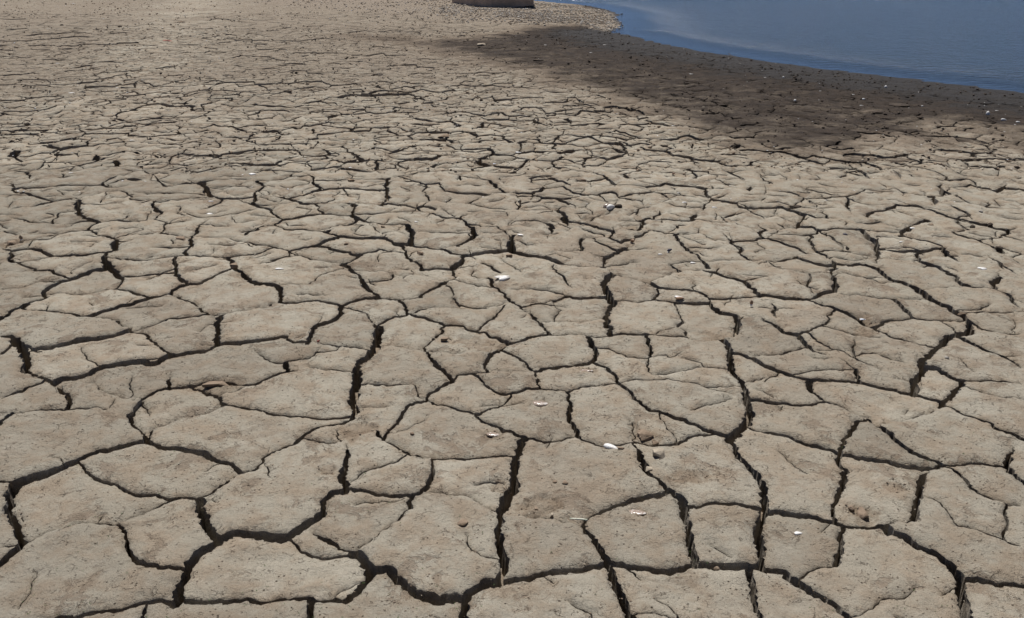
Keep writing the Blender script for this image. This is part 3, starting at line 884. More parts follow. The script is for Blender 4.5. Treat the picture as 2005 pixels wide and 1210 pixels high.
def far_cracks(P, Q, M, second):
    ne = 0
    WE = f_wet(M[:, 0], M[:, 1]); WA = poly_sd(M[:, 0], M[:, 1], WATER_POLY)
    t = np.linspace(0, 1, 9)[None, :, None]; S_ = P[:, None] + (Q - P)[:, None] * t
    a_, b_ = pix(S_[..., 0], S_[..., 1]); K = ~in_traced(a_, b_)
    mpx, mpy = pix(M[:, 0], M[:, 1])
    for i in range(len(P)):
        mx, my = M[i]; wet, wat = WE[i], WA[i]
        if wat > -.35: continue
        h = rng.uniform()
        if second:
            lim = .05 + .30 * float(np.clip((600 - mpy[i]) / 200, 0, 1))
            if h > lim + .1 * (my > 6) or my > 17: continue
            keep = [P[i], Q[i]]
            if wet > .3 and rng.uniform() < .8: continue
            wd = .0018 + .0024 * rng.uniform() + .0008 * max(0, my - 3)
        else:
            keep = S_[i][K[i]]
            if len(keep) < 3: continue
            if h < .15 + .10 * (my > 8) + .22 * (my > 10.5) + (.7 if wet > 1.1 else .6 * min(wet, 1)): continue
            wd = .0035 + .0075 * rng.uniform() ** 1.6 + (.011 * (rng.uniform() < .22)) * (my < 10)
            if wet > .3: wd *= .7
            wd *= 1.35 - .6 * float(sst(6.5, 13, np.array(my)))
        x0, y0, x1, y1 = keep[0][0], keep[0][1], keep[-1][0], keep[-1][1]
        m_ = max(1, int(math.hypot(x1 - x0, y1 - y0) / .09))
        pts = [(x0 + (x1 - x0) * k / m_, y0 + (y1 - y0) * k / m_) for k in range(m_ + 1)]
        cracks.append((wd, pts, second and rng.uniform() < .5, second and rng.uniform() < .5)); ne += 1
        if not second and rng.uniform() < .25 and my < 11:
            a0 = rng.uniform(0, 6.28); L = rng.uniform(.04, .1); q0 = pts[len(pts) // 2]
            cracks.append((.004, [q0, (q0[0] + L * math.cos(a0), q0[1] + L * math.sin(a0)), (q0[0] + L * 1.7 * math.cos(a0 + .6), q0[1] + L * 1.7 * math.sin(a0 + .6))], False, True))
    return ne
ne = far_cracks(*voronoi_edges(sites), False)
sites2 = []
y = Y0 - .3
while y < 17:
    hw = halfw(y) + .3; x = -hw + rng.uniform(0, .14)
    while x < hw: sites2.append((x + rng.uniform(-.06, .06), y + rng.uniform(-.06, .06))); x += .15
    y += .13
far_cracks(*voronoi_edges(sites2), True)
print('cracks', len(cracks), 'far', ne, time.time() - T0)

# ---------------------------------------------------------------- crack strips -> constrained triangulation
PV, PF = [], []
def jit(x, y, far):
    r = .0042 + .0018 * min(far, 8)
    return (x + r * fbm(x, y, 14, 3, 3) + .5 * r * fbm(x, y, 55, 8, 2), y + r * fbm(x, y, 14, 13, 3) + .5 * r * fbm(x, y, 55, 18, 2))
def dense(pl):
    out = []
    for (x0, y0), (x1, y1) in zip(pl, pl[1:]):
        L = math.hypot(x1 - x0, y1 - y0); d = math.hypot((x0 + x1) / 2, (y0 + y1) / 2)
        st = .0085 if d < 3.2 else (.0042 * d - .005); n_ = max(1, int(L / st))
        if d > 6: n_ = min(n_, 5)
        for k in range(n_): out.append((x0 + (x1 - x0) * k / n_, y0 + (y1 - y0) * k / n_))
    out.append(pl[-1]); return out
def smooth(pl):
    if len(pl) < 3: return pl
    q = [pl[0]]
    for a_, b_, c_ in zip(pl, pl[1:], pl[2:]):
        q.append((b_[0] * .6 + (a_[0] + c_[0]) * .2, b_[1] * .6 + (a_[1] + c_[1]) * .2))
    q.append(pl[-1]); return q
nn = 0
allp = []
for w_, pl, f0, f1 in cracks:
    P = dense(pl); 
    for _ in range(3): P = smooth(P)
    allp.append(P)
flat = np.array([p for P in allp for p in P])
dd = np.hypot(flat[:, 0], flat[:, 1])
r_ = .0042 + .0018 * np.minimum(dd, 8)
wx = flat[:, 0] + r_ * fbm(flat[:, 0], flat[:, 1], 14, 3, 3) + .5 * r_ * fbm(flat[:, 0], flat[:, 1], 55, 8, 2)
wy = flat[:, 1] + r_ * fbm(flat[:, 0], flat[:, 1], 14, 13, 3) + .5 * r_ * fbm(flat[:, 0], flat[:, 1], 55, 18, 2)
wvar = np.exp((.34 + .34 * sst(4, 7, dd)) * fbm(flat[:, 0], flat[:, 1], 9, 33, 2) )
k0 = 0
def tri(a_, b_, c_):
    A_, B_, C_ = PV[a_], PV[b_], PV[c_]
    ar = (B_[0] - A_[0]) * (C_[1] - A_[1]) - (B_[1] - A_[1]) * (C_[0] - A_[0])
    if abs(ar) < 1e-10: return
    PF.append((a_, b_, c_) if ar > 0 else (a_, c_, b_))
for (w_, pl, f0, f1), P in zip(cracks, allp):
    n_ = len(P); X = wx[k0:k0 + n_]; Y = wy[k0:k0 + n_]; Wv = wvar[k0:k0 + n_]; k0 += n_
    if n_ < 2: continue
    tx, ty = np.gradient(X), np.gradient(Y); L = np.hypot(tx, ty) + 1e-9; nx, ny = -ty / L, tx / L
    s = np.arange(n_) / (n_ - 1)
    RR = np.hypot(X, Y); hw_ = np.maximum(.5 * w_ * Wv, .00036 * RR) * (1 + 1.1 * np.abs(tx / L) * sst(2.4, 5, RR) * (1 - .85 * sst(8, 14, RR)))
    tn = min(.35, 6 / n_)
    if f0: hw_ = hw_ * (.12 + .88 * sst(0, .35, s))
    if f1: hw_ = hw_ * (.12 + .88 * sst(0, .35, 1 - s))
    jl = (rng.uniform(-1, 1, n_)) * (.0010 + .13 * w_); jr = (rng.uniform(-1, 1, n_)) * (.0010 + .13 * w_)
    hl = np.maximum(hw_ + jl, .0006); hr = np.maximum(hw_ + jr, .0006)
    b0 = len(PV)
    for k in range(n_):
        PV.append((X[k] + nx[k] * hl[k], Y[k] + ny[k] * hl[k])); PV.append((X[k] - nx[k] * hr[k], Y[k] - ny[k] * hr[k]))
    for k in range(n_ - 1):
        i0 = b0 + 2 * k; tri(i0 + 1, i0 + 3, i0 + 2); tri(i0 + 1, i0 + 2, i0)
    for k, fr in ((0, f0), (n_ - 1, f1)):
        if not fr:
            c0 = len(PV); R = max(.5 * w_, .0015)
            nsd = 7 if w_ > .006 else 5
            for j in range(nsd):
                an = j * 2 * math.pi / nsd + .3; PV.append((X[k] + R * math.cos(an), Y[k] + R * math.sin(an)))
            PF.append(tuple(range(c0, c0 + nsd)))
NB_STRIP = len(PV)
# outer rim and interior points
rim = []
ys = np.linspace(Y0, Y1, 60)
rim += [(-halfw(y_), y_) for y_ in ys[::-1]] + [(x_, Y0) for x_ in np.linspace(-halfw(Y0), halfw(Y0), 40)[1:-1]] + [(halfw(y_), y_) for y_ in ys] + [(x_, Y1) for x_ in np.linspace(halfw(Y1), -halfw(Y1), 80)[1:-1]]
r0 = len(PV); PV += rim; RE = [(r0 + k, r0 + (k + 1) % len(rim)) for k in range(len(rim))]
y = Y0 + .01
while y < Y1 - .05:
    s_ = .0065 * y + .001 if y < 5.5 else .009 * y
    sy = s_ * (1.0 if y < 4 else 1.35)
    hw = min(halfw(y) - .01, .62 * y + .25)
    xs = np.arange(-hw, hw, s_); xs = xs + rng.uniform(-.35, .35, len(xs)) * s_
    yy = y + rng.uniform(-.35, .35, len(xs)) * sy
    PV += [(a_, b_) for a_, b_ in zip(xs, yy) if abs(a_) < halfw(b_) - .005 and Y0 + .004 < b_ < Y1 - .004]
    y += sy
DENTS = [(705, 838, 46, 30), (642, 915, 24, 16), (1757, 955, 26, 15), (1262, 850, 34, 20), (425, 750, 50, 17), (1680, 1000, 40, 22), (1050, 985, 60, 26), (580, 663, 22, 11), (950, 665, 60, 20), (1410, 655, 46, 12), (1690, 622, 26, 10), (1355, 925, 50, 16), (978, 940, 26, 22), (1700, 650, 38, 12), (465, 535, 26, 16), (30, 475, 30, 10), (1165, 425, 30, 7), (1235, 446, 30, 6), (1060, 787, 18, 11), (968, 848, 26, 13), (1248, 997, 24, 13), (1148, 721, 22, 8)]
DW = []
for cx, cy, rx, ry in DENTS:
    x0, y0 = G(cx, cy); DW.append((x0, y0, abs(G(cx + rx, cy)[0] - x0), abs(G(cx, cy - ry)[1] - G(cx, cy + ry)[1]) / 2))
    st = .006 * y0 * .62
    R = DW[-1]
    for xx in np.arange(x0 - R[2] * 1.3, x0 + R[2] * 1.3, st):
        for yy in np.arange(y0 - R[3] * 1.3, y0 + R[3] * 1.3, st):
            PV.append((xx + rng.uniform(-.3, .3) * st, yy + rng.uniform(-.3, .3) * st))
print('cdt in', len(PV), len(PF), time.time() - T0)
EDG = list({(min(f[k], f[(k + 1) % len(f)]), max(f[k], f[(k + 1) % len(f)])) for f in PF for k in range(len(f))})
cv, ce, cf, ov, oe, of = geometry.delaunay_2d_cdt([Vector(p) for p in PV], RE + EDG, [], 0, 2e-6)
print('cdt out', len(cv), len(cf), time.time() - T0)
CV = np.array([(v.x, v.y) for v in cv]); tris = np.array([list(f) for f in cf])
strips = bvhtree.BVHTree.FromPolygons([(float(p[0]), float(p[1]), 0.0) for p in PV], PF)
tcx = CV[tris].mean(1); dn = Vector((0, 0, -1))
land = np.array([strips.ray_cast(Vector((x_, y_, 1.0)), dn)[0] is None for x_, y_ in tcx])
print('void test', time.time() - T0)
LT = tris[land]
# connected plates
par = np.arange(len(LT))
ek = np.concatenate([LT[:, [0, 1]], LT[:, [1, 2]], LT[:, [2, 0]]]); tid = np.concatenate([np.arange(len(LT))] * 3)
lo, hi = ek.min(1), ek.max(1); key = lo.astype(np.int64) * len(CV) + hi; order = np.argsort(key, kind='stable')
ks = key[order]; same = np.nonzero(ks[1:] == ks[:-1])[0]
pa, pb = tid[order[same]], tid[order[same + 1]]
lab = np.arange(len(LT))
while True:      # label propagation with pointer jumping
    m = np.minimum(lab[pa], lab[pb]); new = lab.copy()
    np.minimum.at(new, pa, m); np.minimum.at(new, pb, m)
    np.minimum.at(new, lab[pa], m); np.minimum.at(new, lab[pb], m)
    new = new[new]
    if (new == lab).all(): break
    lab = new
ul, inv = np.unique(lab, return_inverse=True)
tri_c = CV[LT].mean(1); ar = .5 * np.abs(np.cross(CV[LT[:, 1]] - CV[LT[:, 0]], CV[LT[:, 2]] - CV[LT[:, 0]]))
area = np.bincount(inv, ar)
# boundary edges (belong to one land triangle), directed
cnt = {}
dup = np.zeros(len(ks), bool); dup[1:] |= ks[1:] == ks[:-1]; dup[:-1] |= ks[1:] == ks[:-1]
bidx = order[~dup]; BE = ek[bidx]; BT = inv[tid[bidx]]
print('plates', len(ul), 'boundary edges', len(BE), time.time() - T0)
# per vertex: distance to nearest crack edge
bv = np.unique(BE); kd = kdtree.KDTree(len(bv))
for i in bv: kd.insert((CV[i, 0], CV[i, 1], 0), int(i))
kd.balance()
dist = np.zeros(len(CV)); isb = np.zeros(len(CV), bool); isb[bv] = True
for i in np.unique(LT):
    if not isb[i]: dist[i] = kd.find((CV[i, 0], CV[i, 1], 0))[2]
X, Y = CV[:, 0], CV[:, 1]
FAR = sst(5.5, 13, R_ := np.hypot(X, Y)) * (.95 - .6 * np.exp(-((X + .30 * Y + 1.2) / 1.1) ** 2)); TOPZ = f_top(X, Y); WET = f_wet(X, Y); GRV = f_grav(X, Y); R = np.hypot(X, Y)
DEN = np.zeros(len(CV))
for x0, y0, rx, ry in DW:
    q = ((X - x0) / rx) ** 2 + ((Y - y0) / ry) ** 2; m = q < 2.2
    DEN[m] = np.maximum(DEN[m], .85 * (1 - sst(.45, 1.15, q[m] ** .5 + .55 * fbm(X[m], Y[m], 16, 71, 4))))
relief = .0050 * fbm(X, Y, 8, 81, 3) + .0030 * fbm(X, Y, 34, 91, 3)
# thin crust flaked off in patches: a small step down
fl = sst(.42, .55, fbm(X, Y, 7, 101, 4)); relief = relief - .0028 * fl
relief = relief - DEN * (.010 + .009 * fbm(X, Y, 40, 111, 3))
droop = (1 - sst(16, 20, R)) * -.0075 * np.exp(-dist / .011) * (1 - sst(5, 10, R) * .3) + .0028 * np.exp(-((dist - .035) / .02) ** 2)
rough_wet = .013 * fbm(X, Y, 12, 121, 4) * np.clip(WET, 0, 1) * sst(5, 8, R) * sst(.1, .6, -poly_sd(X, Y, WATER_POLY))
ZT = TOPZ + relief + droop + rough_wet
inv_t = inv
# per plate offset and tilt
npl = len(ul); TONE = np.clip(rng.normal(0, .06, npl), -.16, .1); offz = rng.normal(0, .0036, npl); tlx = rng.normal(0, .012, npl); tly = rng.normal(0, .012, npl)
cx = np.bincount(inv, ar * tri_c[:, 0]) / area; cy = np.bincount(inv, ar * tri_c[:, 1]) / area
PX, PY = pix(cx, cy)
dep = np.sin(np.arctan2(CAMH, np.maximum(cy, .3)))
appar = area * dep / (cx ** 2 + cy ** 2 + CAMH ** 2)
vis = (PX > -160) & (PX < 2165) & (PY > -5) & (PY < 1330)
appar = np.where(vis, appar, appar * .01)
appar = np.where(cy > 14, 0, appar)
rank = np.argsort(-appar)
ground = None

def plate_geo(tsel, esel, pid):
    """top from its triangles, sides down the crack walls"""
    T = LT[tsel]; E_ = BE[esel]
    vs, iv = np.unique(T, return_inverse=True); iv = iv.reshape(-1, 3)
    idx = {int(v): k for k, v in enumerate(vs)}
    amt = np.clip(area[pid] / .02, .15, 1)
    z = ZT[vs] + offz[pid] * amt + np.clip((X[vs] - cx[pid]) * tlx[pid] + (Y[vs] - cy[pid]) * tly[pid], -.006, .006) * amt
    V = [(X[v], Y[v], zz) for v, zz in zip(vs, z)]
    F = [tuple(int(q) for q in t) for t in iv]; nt_ = len(F)
    at = [vs]
    E2 = np.array([[idx[int(a_)], idx[int(b_)]] for a_, b_ in E_])
    # outward normals at rim vertices
    nrm = np.zeros((len(vs), 2)); P2 = np.column_stack([X[vs], Y[vs]])
    dx = P2[E2[:, 1]] - P2[E2[:, 0]]; nm = np.column_stack([dx[:, 1], -dx[:, 0]])
    np.add.at(nrm, E2[:, 0], nm); np.add.at(nrm, E2[:, 1], nm)
    rimv = np.unique(E2); nl = np.hypot(nrm[:, 0], nrm[:, 1]) + 1e-9; nrm /= nl[:, None]
    far = math.hypot(cx[pid], cy[pid])
    levels = (.012, .03, .06, .15) if far < 3.6 else ((.02, .13) if far < 7 else (.10,))
    prev = {int(v): int(v) for v in rimv}
    zc = z
    for li, dz in enumerate(levels):
        cur = {}
        rp = P2[rimv]
        nz = fbm(rp[:, 0] + dz * 3, rp[:, 1] - dz * 2, 45, 131 + li, 2)
        face = np.clip(-nrm[rimv, 1], 0, 1)
        sl_ = (.25 + .75 * sst(-.5, .5, fbm(rp[:, 0], rp[:, 1], 3.5, 151, 2))) * (.35 + .75 * face)
        off = (.0003 + .0026 * nz + dz * .15 * sl_) if far < 7 else dz * .05 * sl_
        if li == 0: off = off * .7 - .0005
        for k, v in enumerate(rimv):
            cur[int(v)] = len(V)
            V.append((rp[k, 0] + nrm[v, 0] * off[k], rp[k, 1] + nrm[v, 1] * off[k], z[v] - dz * (1 + .15 * nz[k])))
        at.append(vs[rimv])
        for a_, b_ in E2:
            a_, b_ = int(a_), int(b_); F.append((prev[a_], cur[a_], cur[b_], prev[b_]))
        prev = cur
    return V, F, nt_, np.concatenate(at)
def set_attrs(me, ids=None, xy=None):
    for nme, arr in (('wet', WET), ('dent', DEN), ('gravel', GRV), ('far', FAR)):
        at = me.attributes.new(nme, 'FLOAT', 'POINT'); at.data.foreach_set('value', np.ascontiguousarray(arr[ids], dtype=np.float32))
def make_plate_mesh(name, V, F, nts, ids, parent, tone):
    me = bpy.data.meshes.new(name); me.from_pydata([tuple(map(float, v)) for v in V], [], F)
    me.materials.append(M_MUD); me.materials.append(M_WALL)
    me.polygons.foreach_set('material_index', (1 - nts).astype(np.int32)); me.polygons.foreach_set('use_smooth', nts.astype(bool))
    me.update(); set_attrs(me, ids)
    at = me.attributes.new('tone', 'FLOAT', 'POINT'); at.data.foreach_set('value', np.ascontiguousarray(tone, dtype=np.float32))
    o = bpy.data.objects.new(name, me); COL.objects.link(o); o.parent = parent
    return o

# ---------------------------------------------------------------- ground sheet (crack floors, far ground, lake bed)
rows = list(np.linspace(-6, .6, 12)); y = .7
while y < 60: rows.append(y); y *= 1.0085 if y < 34 else 1.03
while y < 1600: rows.append(y); y *= 1.25
rows = np.array(rows); NCx = 460
tt = np.linspace(-1, 1, NCx); tt = tt * (.75 + .25 * tt ** 2)
sk = np.array([-40, -8, -2.2, -1.4]); tt = np.concatenate([sk, tt, -sk[::-1]])
gy, gt = np.meshgrid(rows, tt, indexing='ij'); gx = gt * (2.6 + .72 * np.abs(gy))
gz = f_top(gx, gy)
ins = np.minimum(np.minimum(gy - Y0, Y1 - gy), (halfw(gy) - np.abs(gx)))
depth = (.118 + .034 * fbm(gx, gy, 5, 141, 3) + .012 * fbm(gx, gy, 30, 151, 2)) * (1 - .45 * sst(6, 12, gy))
fill = sst(.25, .7, fbm(gx, gy, 3.2, 161, 2)); depth = depth * (1 - .4 * fill)
gz = gz - np.where(ins > 0, .004 + depth * sst(.02, .45, ins), 0)
farr = np.hypot(gx, gy)
gz = gz + np.where(ins <= 0, .010 * fbm(gx, gy, 4, 171, 3) * (1 - sst(30, 60, farr)), 0) * sst(-.2, .3, -poly_sd(gx, gy, WATER_POLY))
nr_, nc_ = gx.shape
V = np.column_stack([gx.ravel(), gy.ravel(), gz.ravel()])
ii = np.arange(nr_ * nc_).reshape(nr_, nc_)
Fq = np.column_stack([ii[:-1, :-1].ravel(), ii[:-1, 1:].ravel(), ii[1:, 1:].ravel(), ii[1:, :-1].ravel()])
me = bpy.data.meshes.new('ground'); me.vertices.add(len(V)); me.vertices.foreach_set('co', V.astype(np.float32).ravel())
me.loops.add(Fq.size); me.loops.foreach_set('vertex_index', Fq.ravel().astype(np.int32))
me.polygons.add(len(Fq)); me.polygons.foreach_set('loop_start', np.arange(0, Fq.size, 4, dtype=np.int32))
me.polygons.foreach_set('use_smooth', np.ones(len(Fq), bool)); me.update(); me.validate()
fw, fg = f_wet(gx.ravel(), gy.ravel()), f_grav(gx.ravel(), gy.ravel())
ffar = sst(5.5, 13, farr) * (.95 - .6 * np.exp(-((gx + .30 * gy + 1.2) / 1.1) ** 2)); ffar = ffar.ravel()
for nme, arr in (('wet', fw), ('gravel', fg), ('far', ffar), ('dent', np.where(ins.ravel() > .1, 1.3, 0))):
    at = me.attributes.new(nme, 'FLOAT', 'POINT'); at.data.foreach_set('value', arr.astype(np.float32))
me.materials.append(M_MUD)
ground = bpy.data.objects.new('ground', me); COL.objects.link(ground); tag(ground, kind='structure')

ts = np.argsort(inv, kind='stable'); tb = np.searchsorted(inv[ts], np.arange(npl + 1))
es = np.argsort(BT, kind='stable'); eb = np.searchsorted(BT[es], np.arange(npl + 1))
sV, sF, sN, sI, sO, sT = [], [], [], [], 0, []
tv, tf = [], []
TINY = 2e-5
for n_, pid in enumerate(rank):
    tsel, esel = ts[tb[pid]:tb[pid + 1]], es[eb[pid]:eb[pid + 1]]
    if area[pid] < TINY or len(esel) < 3: continue
    V_, F_, nt_, ids = plate_geo(tsel, esel, pid)
    nts = np.zeros(len(F_), np.int32); nts[:nt_] = 1
    b0 = len(tv); tv += V_[:]; tf += [tuple(q + b0 for q in f) for f in F_[:nt_]]
    if n_ < 300: make_plate_mesh('mud_plate', V_, F_, nts, ids, ground, np.full(len(V_), TONE[pid]))
    else:
        sF += [tuple(q + sO for q in f) for f in F_]; sV += V_; sN.append(nts); sI.append(ids); sT.append(np.full(len(V_), TONE[pid])); sO += len(V_)
st_ = make_plate_mesh('mud_plates', sV, sF, np.concatenate(sN), np.concatenate(sI), ground, np.concatenate(sT)); st_['kind'] = 'stuff'
print('plates built', time.time() - T0, 'stuff verts', len(sV))
gb = len(tv); BV = bvhtree.BVHTree.FromPolygons(tv, tf)
def gz_at(x, y):
    h = BV.ray_cast(Vector((x, y, 1)), Vector((0, 0, -1)))
    if h[0] is not None: return h[0].z
    return float(f_top(np.array([x]), np.array([y]))[0])

# ---------------------------------------------------------------- water
m, n, b = newmat('lake_water'); N = NB(n)
b.inputs['Base Color'].default_value = (.010, .014, .018, 1); b.inputs['Roughness'].default_value = .16
b.inputs['IOR'].default_value = 1.33; b.inputs['Specular IOR Level'].default_value = .5
wa = N.warp(1.2, .25, (1, 2.2, 1))
calm = N.ramp(N.attr('shore'), .15, 2.2)
r1 = N.noise(14, 3, .6, wa).outputs[0]; r2 = N.noise(5.0, 3, .6, wa).outputs[0]
hh = N.math('ADD', N.math('MULTIPLY', r1, .35), N.math('MULTIPLY', r2, .65))
nr = N.bump(N.math('MULTIPLY', hh, N.math('ADD', N.math('MULTIPLY', calm, .93), .07)), .22)
N.lk(nr, b.inputs['Normal'])
wr = rows[rows > 2]; wy_, wt_ = np.meshgrid(wr, np.concatenate([np.linspace(-1, 1.6, 140), [4, 20]]), indexing='ij'); wx_ = wt_ * (2 + .8 * wy_)
ds = poly_sd(wx_, wy_, WATER_POLY)
ii = np.arange(wx_.size).reshape(wx_.shape); Fw = np.column_stack([ii[:-1, :-1].ravel(), ii[:-1, 1:].ravel(), ii[1:, 1:].ravel(), ii[1:, :-1].ravel()])
dr = ds.ravel(); Fw = Fw[(dr[Fw].max(1) > -1.2)]
us, iv = np.unique(Fw, return_inverse=True); Fw = iv.reshape(-1, 4)
water = mesh_obj('water', np.column_stack([wx_.ravel()[us], wy_.ravel()[us], np.full(len(us), WZ)]), [tuple(map(int, f)) for f in Fw], m); tag(water, kind='structure')
at = water.data.attributes.new('shore', 'FLOAT', 'POINT'); at.data.foreach_set('value', dr[us].astype(np.float32))

# ---------------------------------------------------------------- small builders
def scatter(name, pts, base, mats, mi, parent=None, kindtag='stuff', label=None, cat=None):
    """many small pieces in one mesh; pts rows: x y z sx sy sz yaw; base: list of (V,F)"""
    Vs, Fs, Ms, off = [], [], [], 0
    for k, (x, y, z, sx, sy, sz, yw) in enumerate(pts):
        bv_, bf_ = base[k % len(base)]
        c_, s_ = math.cos(yw), math.sin(yw); q = bv_ * (sx, sy, sz)
        Vs.append(np.column_stack([q[:, 0] * c_ - q[:, 1] * s_ + x, q[:, 0] * s_ + q[:, 1] * c_ + y, q[:, 2] + z]))
        Fs.append(bf_ + off); Ms += [mi[k]] * len(bf_); off += len(bv_)
    V = np.concatenate(Vs); F = np.concatenate(Fs)
    me = bpy.data.meshes.new(name); me.vertices.add(len(V)); me.vertices.foreach_set('co', V.astype(np.float32).ravel())
    me.loops.add(F.size); me.loops.foreach_set('vertex_index', F.ravel().astype(np.int32)); me.polygons.add(len(F))
    me.polygons.foreach_set('loop_start', np.arange(0, F.size, 3, dtype=np.int32)); me.polygons.foreach_set('material_index', np.array(Ms, np.int32))
    for m_ in mats: me.materials.append(m_)
    me.update(); o = bpy.data.objects.new(name, me); COL.objects.link(o)
    if parent: o.parent = parent
    tag(o, label, cat, kind=kindtag); return o
def ico(sub, seed, amp):
    bm = bmesh.new(); bmesh.ops.create_icosphere(bm, subdivisions=sub, radius=1)
    r = random.Random(seed); ax = [Vector((r.gauss(0, 1), r.gauss(0, 1), r.gauss(0, 1))).normalized() for _ in range(9)]; cu = [r.uniform(.55, .95) for _ in ax]
    for v in bm.verts:
        p = v.co.copy()
        for a_, c_ in zip(ax, cu):
            d = p.dot(a_)
            if d > c_: p -= a_ * (d - c_) * .85
        v.co = p * (1 + r.uniform(-amp, amp))
    bm.verts.index_update(); V = np.array([v.co[:] for v in bm.verts]); F = np.array([[v.index for v in f.verts] for f in bm.faces]); bm.free(); return V, F
def hull(seed, n_=13):
    r = random.Random(seed); bm = bmesh.new()
    for _ in range(n_):
        p = Vector((r.uniform(-1, 1), r.uniform(-1, 1), r.uniform(-1, 1))); bm.verts.new((p.x, p.y, max(-.8, min(.75, p.z * 1.5))))
    res = bmesh.ops.convex_hull(bm, input=bm.verts[:])
    bmesh.ops.delete(bm, geom=[g for g in set(res['geom_interior'] + res['geom_unused']) if isinstance(g, bmesh.types.BMVert)], context='VERTS')
    bmesh.ops.triangulate(bm, faces=bm.faces[:]); bm.verts.index_update()
    V = np.array([v.co[:] for v in bm.verts]); F = np.array([[v.index for v in f.verts] for f in bm.faces]); bm.free(); return V, F

M_CLOD = simple('brown_clod_mud', (.27, .205, .15), (.17, .125, .088), 30, bump=.004)
M_CLOD2 = simple('dark_damp_clod', (.075, .058, .044), (.045, .036, .03), 30, bump=.004)
M_PALE = simple('pale_dry_clod', (.42, .36, .28), (.30, .25, .19), 25, bump=.004)
M_PINK = simple('pinkish_pebble', (.36, .31, .255), (.25, .205, .165), 25)
M_GREY = simple('grey_pebble', (.34, .315, .28), (.22, .20, .18), 25)
M_WHP = simple('whitish_pebble', (.6, .56, .5), (.44, .4, .35), 25)
M_WHITE = simple('white_shell', (.76, .75, .73), (.5, .47, .43), 60, rough=.45, bump=.0006, bsc=260, spec=.4)
M_BLUE = simple('bluish_nacre', (.74, .78, .86), (.5, .54, .62), 60, rough=.3, bump=.0005, bsc=200, spec=.5)
M_BROWN = simple('brown_shell', (.27, .16, .09), (.12, .07, .045), 50, rough=.5, bump=.0006, bsc=300, spec=.4)
M_NAVY = simple('blue_black_shell', (.035, .035, .06), (.07, .06, .075), 50, rough=.4, bump=.0005, spec=.4)
M_FILM = simple('glossy_brown_shell', (.32, .25, .2), (.66, .62, .58), 70, rough=.14, bump=.0015, bsc=160, spec=.6, lo=.52, hi=.66)
M_BRICK = simple('brick_red', (.30, .13, .10), (.22, .10, .08), 20)
M_STRAW = simple('pale_straw', (.66, .66, .56), (.45, .47, .36), 90, rough=.6)
M_GREEN = simple('sprout_green', (.07, .12, .035), (.04, .07, .02), 90, rough=.6)
MATS = dict(white=M_WHITE, blue=M_BLUE, brown=M_BROWN, navy=M_NAVY, film=M_FILM, clod=M_CLOD, dark=M_CLOD2, pale=M_PALE, pink=M_PINK, grey=M_GREY, whp=M_WHP, brick=M_BRICK)

def mpp(py): return (CAMH * 1.0) / ((py + 116.6) * .9205 / 1.0) * 1.0      # metres per photo pixel across, on the ground
def valve_geo(L, W_, H, seed, ridges=.02):
    r = random.Random(seed); V, F = [], []; nu, nv = 13, 9
    bend = r.uniform(-.12, .12)
    for lay in (0, 1):
        for i in range(nu):
            u = i / (nu - 1); x = (u - .5) * L; hw_ = W_ * .5 * max(.02, math.sin(math.pi * min(max(u, .0), 1) ** .72)) ** .7
            for j in range(nv):
                v = -1 + 2 * j / (nv - 1); yy = v * hw_ + bend * W_ * math.sin(math.pi * u)
                hh = H * (1 - v * v) ** .6 * (math.sin(math.pi * u ** .7) ** .6 if 0 < u < 1 else 0)
                hh *= 1 + ridges * math.sin(u * 34)
                V.append((x * (1 - .03 * lay), yy * (1 - .05 * lay), hh - lay * .05 * W_))
    def id_(l, i, j): return l * nu * nv + i * nv + j
    for i in range(nu - 1):
        for j in range(nv - 1):
            F.append((id_(0, i, j), id_(0, i + 1, j), id_(0, i + 1, j + 1), id_(0, i, j + 1)))
            F.append((id_(1, i, j), id_(1, i, j + 1), id_(1, i + 1, j + 1), id_(1, i + 1, j)))
    for i in range(nu - 1):
        F.append((id_(0, i, 0), id_(1, i, 0), id_(1, i + 1, 0), id_(0, i + 1, 0))); F.append((id_(0, i, nv - 1), id_(0, i + 1, nv - 1), id_(1, i + 1, nv - 1), id_(1, i, nv - 1)))
    for j in range(nv - 1):
        F.append((id_(0, 0, j), id_(0, 0, j + 1), id_(1, 0, j + 1), id_(1, 0, j))); F.append((id_(0, nu - 1, j), id_(1, nu - 1, j), id_(1, nu - 1, j + 1), id_(0, nu - 1, j + 1)))
    return V, F
def place(o, px, py, yaw, dz=0, tx=0, ty=0):
    x, y_ = G(px, py); o.location = (x, y_, gz_at(x, y_) + dz)
    o.rotation_euler = (tx, ty, yaw)
def root(name, px, py, yaw, dz=0, tx=0, ty=0):
    o = bpy.data.objects.new(name, None); COL.objects.link(o); o.empty_display_size = .02; place(o, px, py, yaw, dz, tx, ty); return o
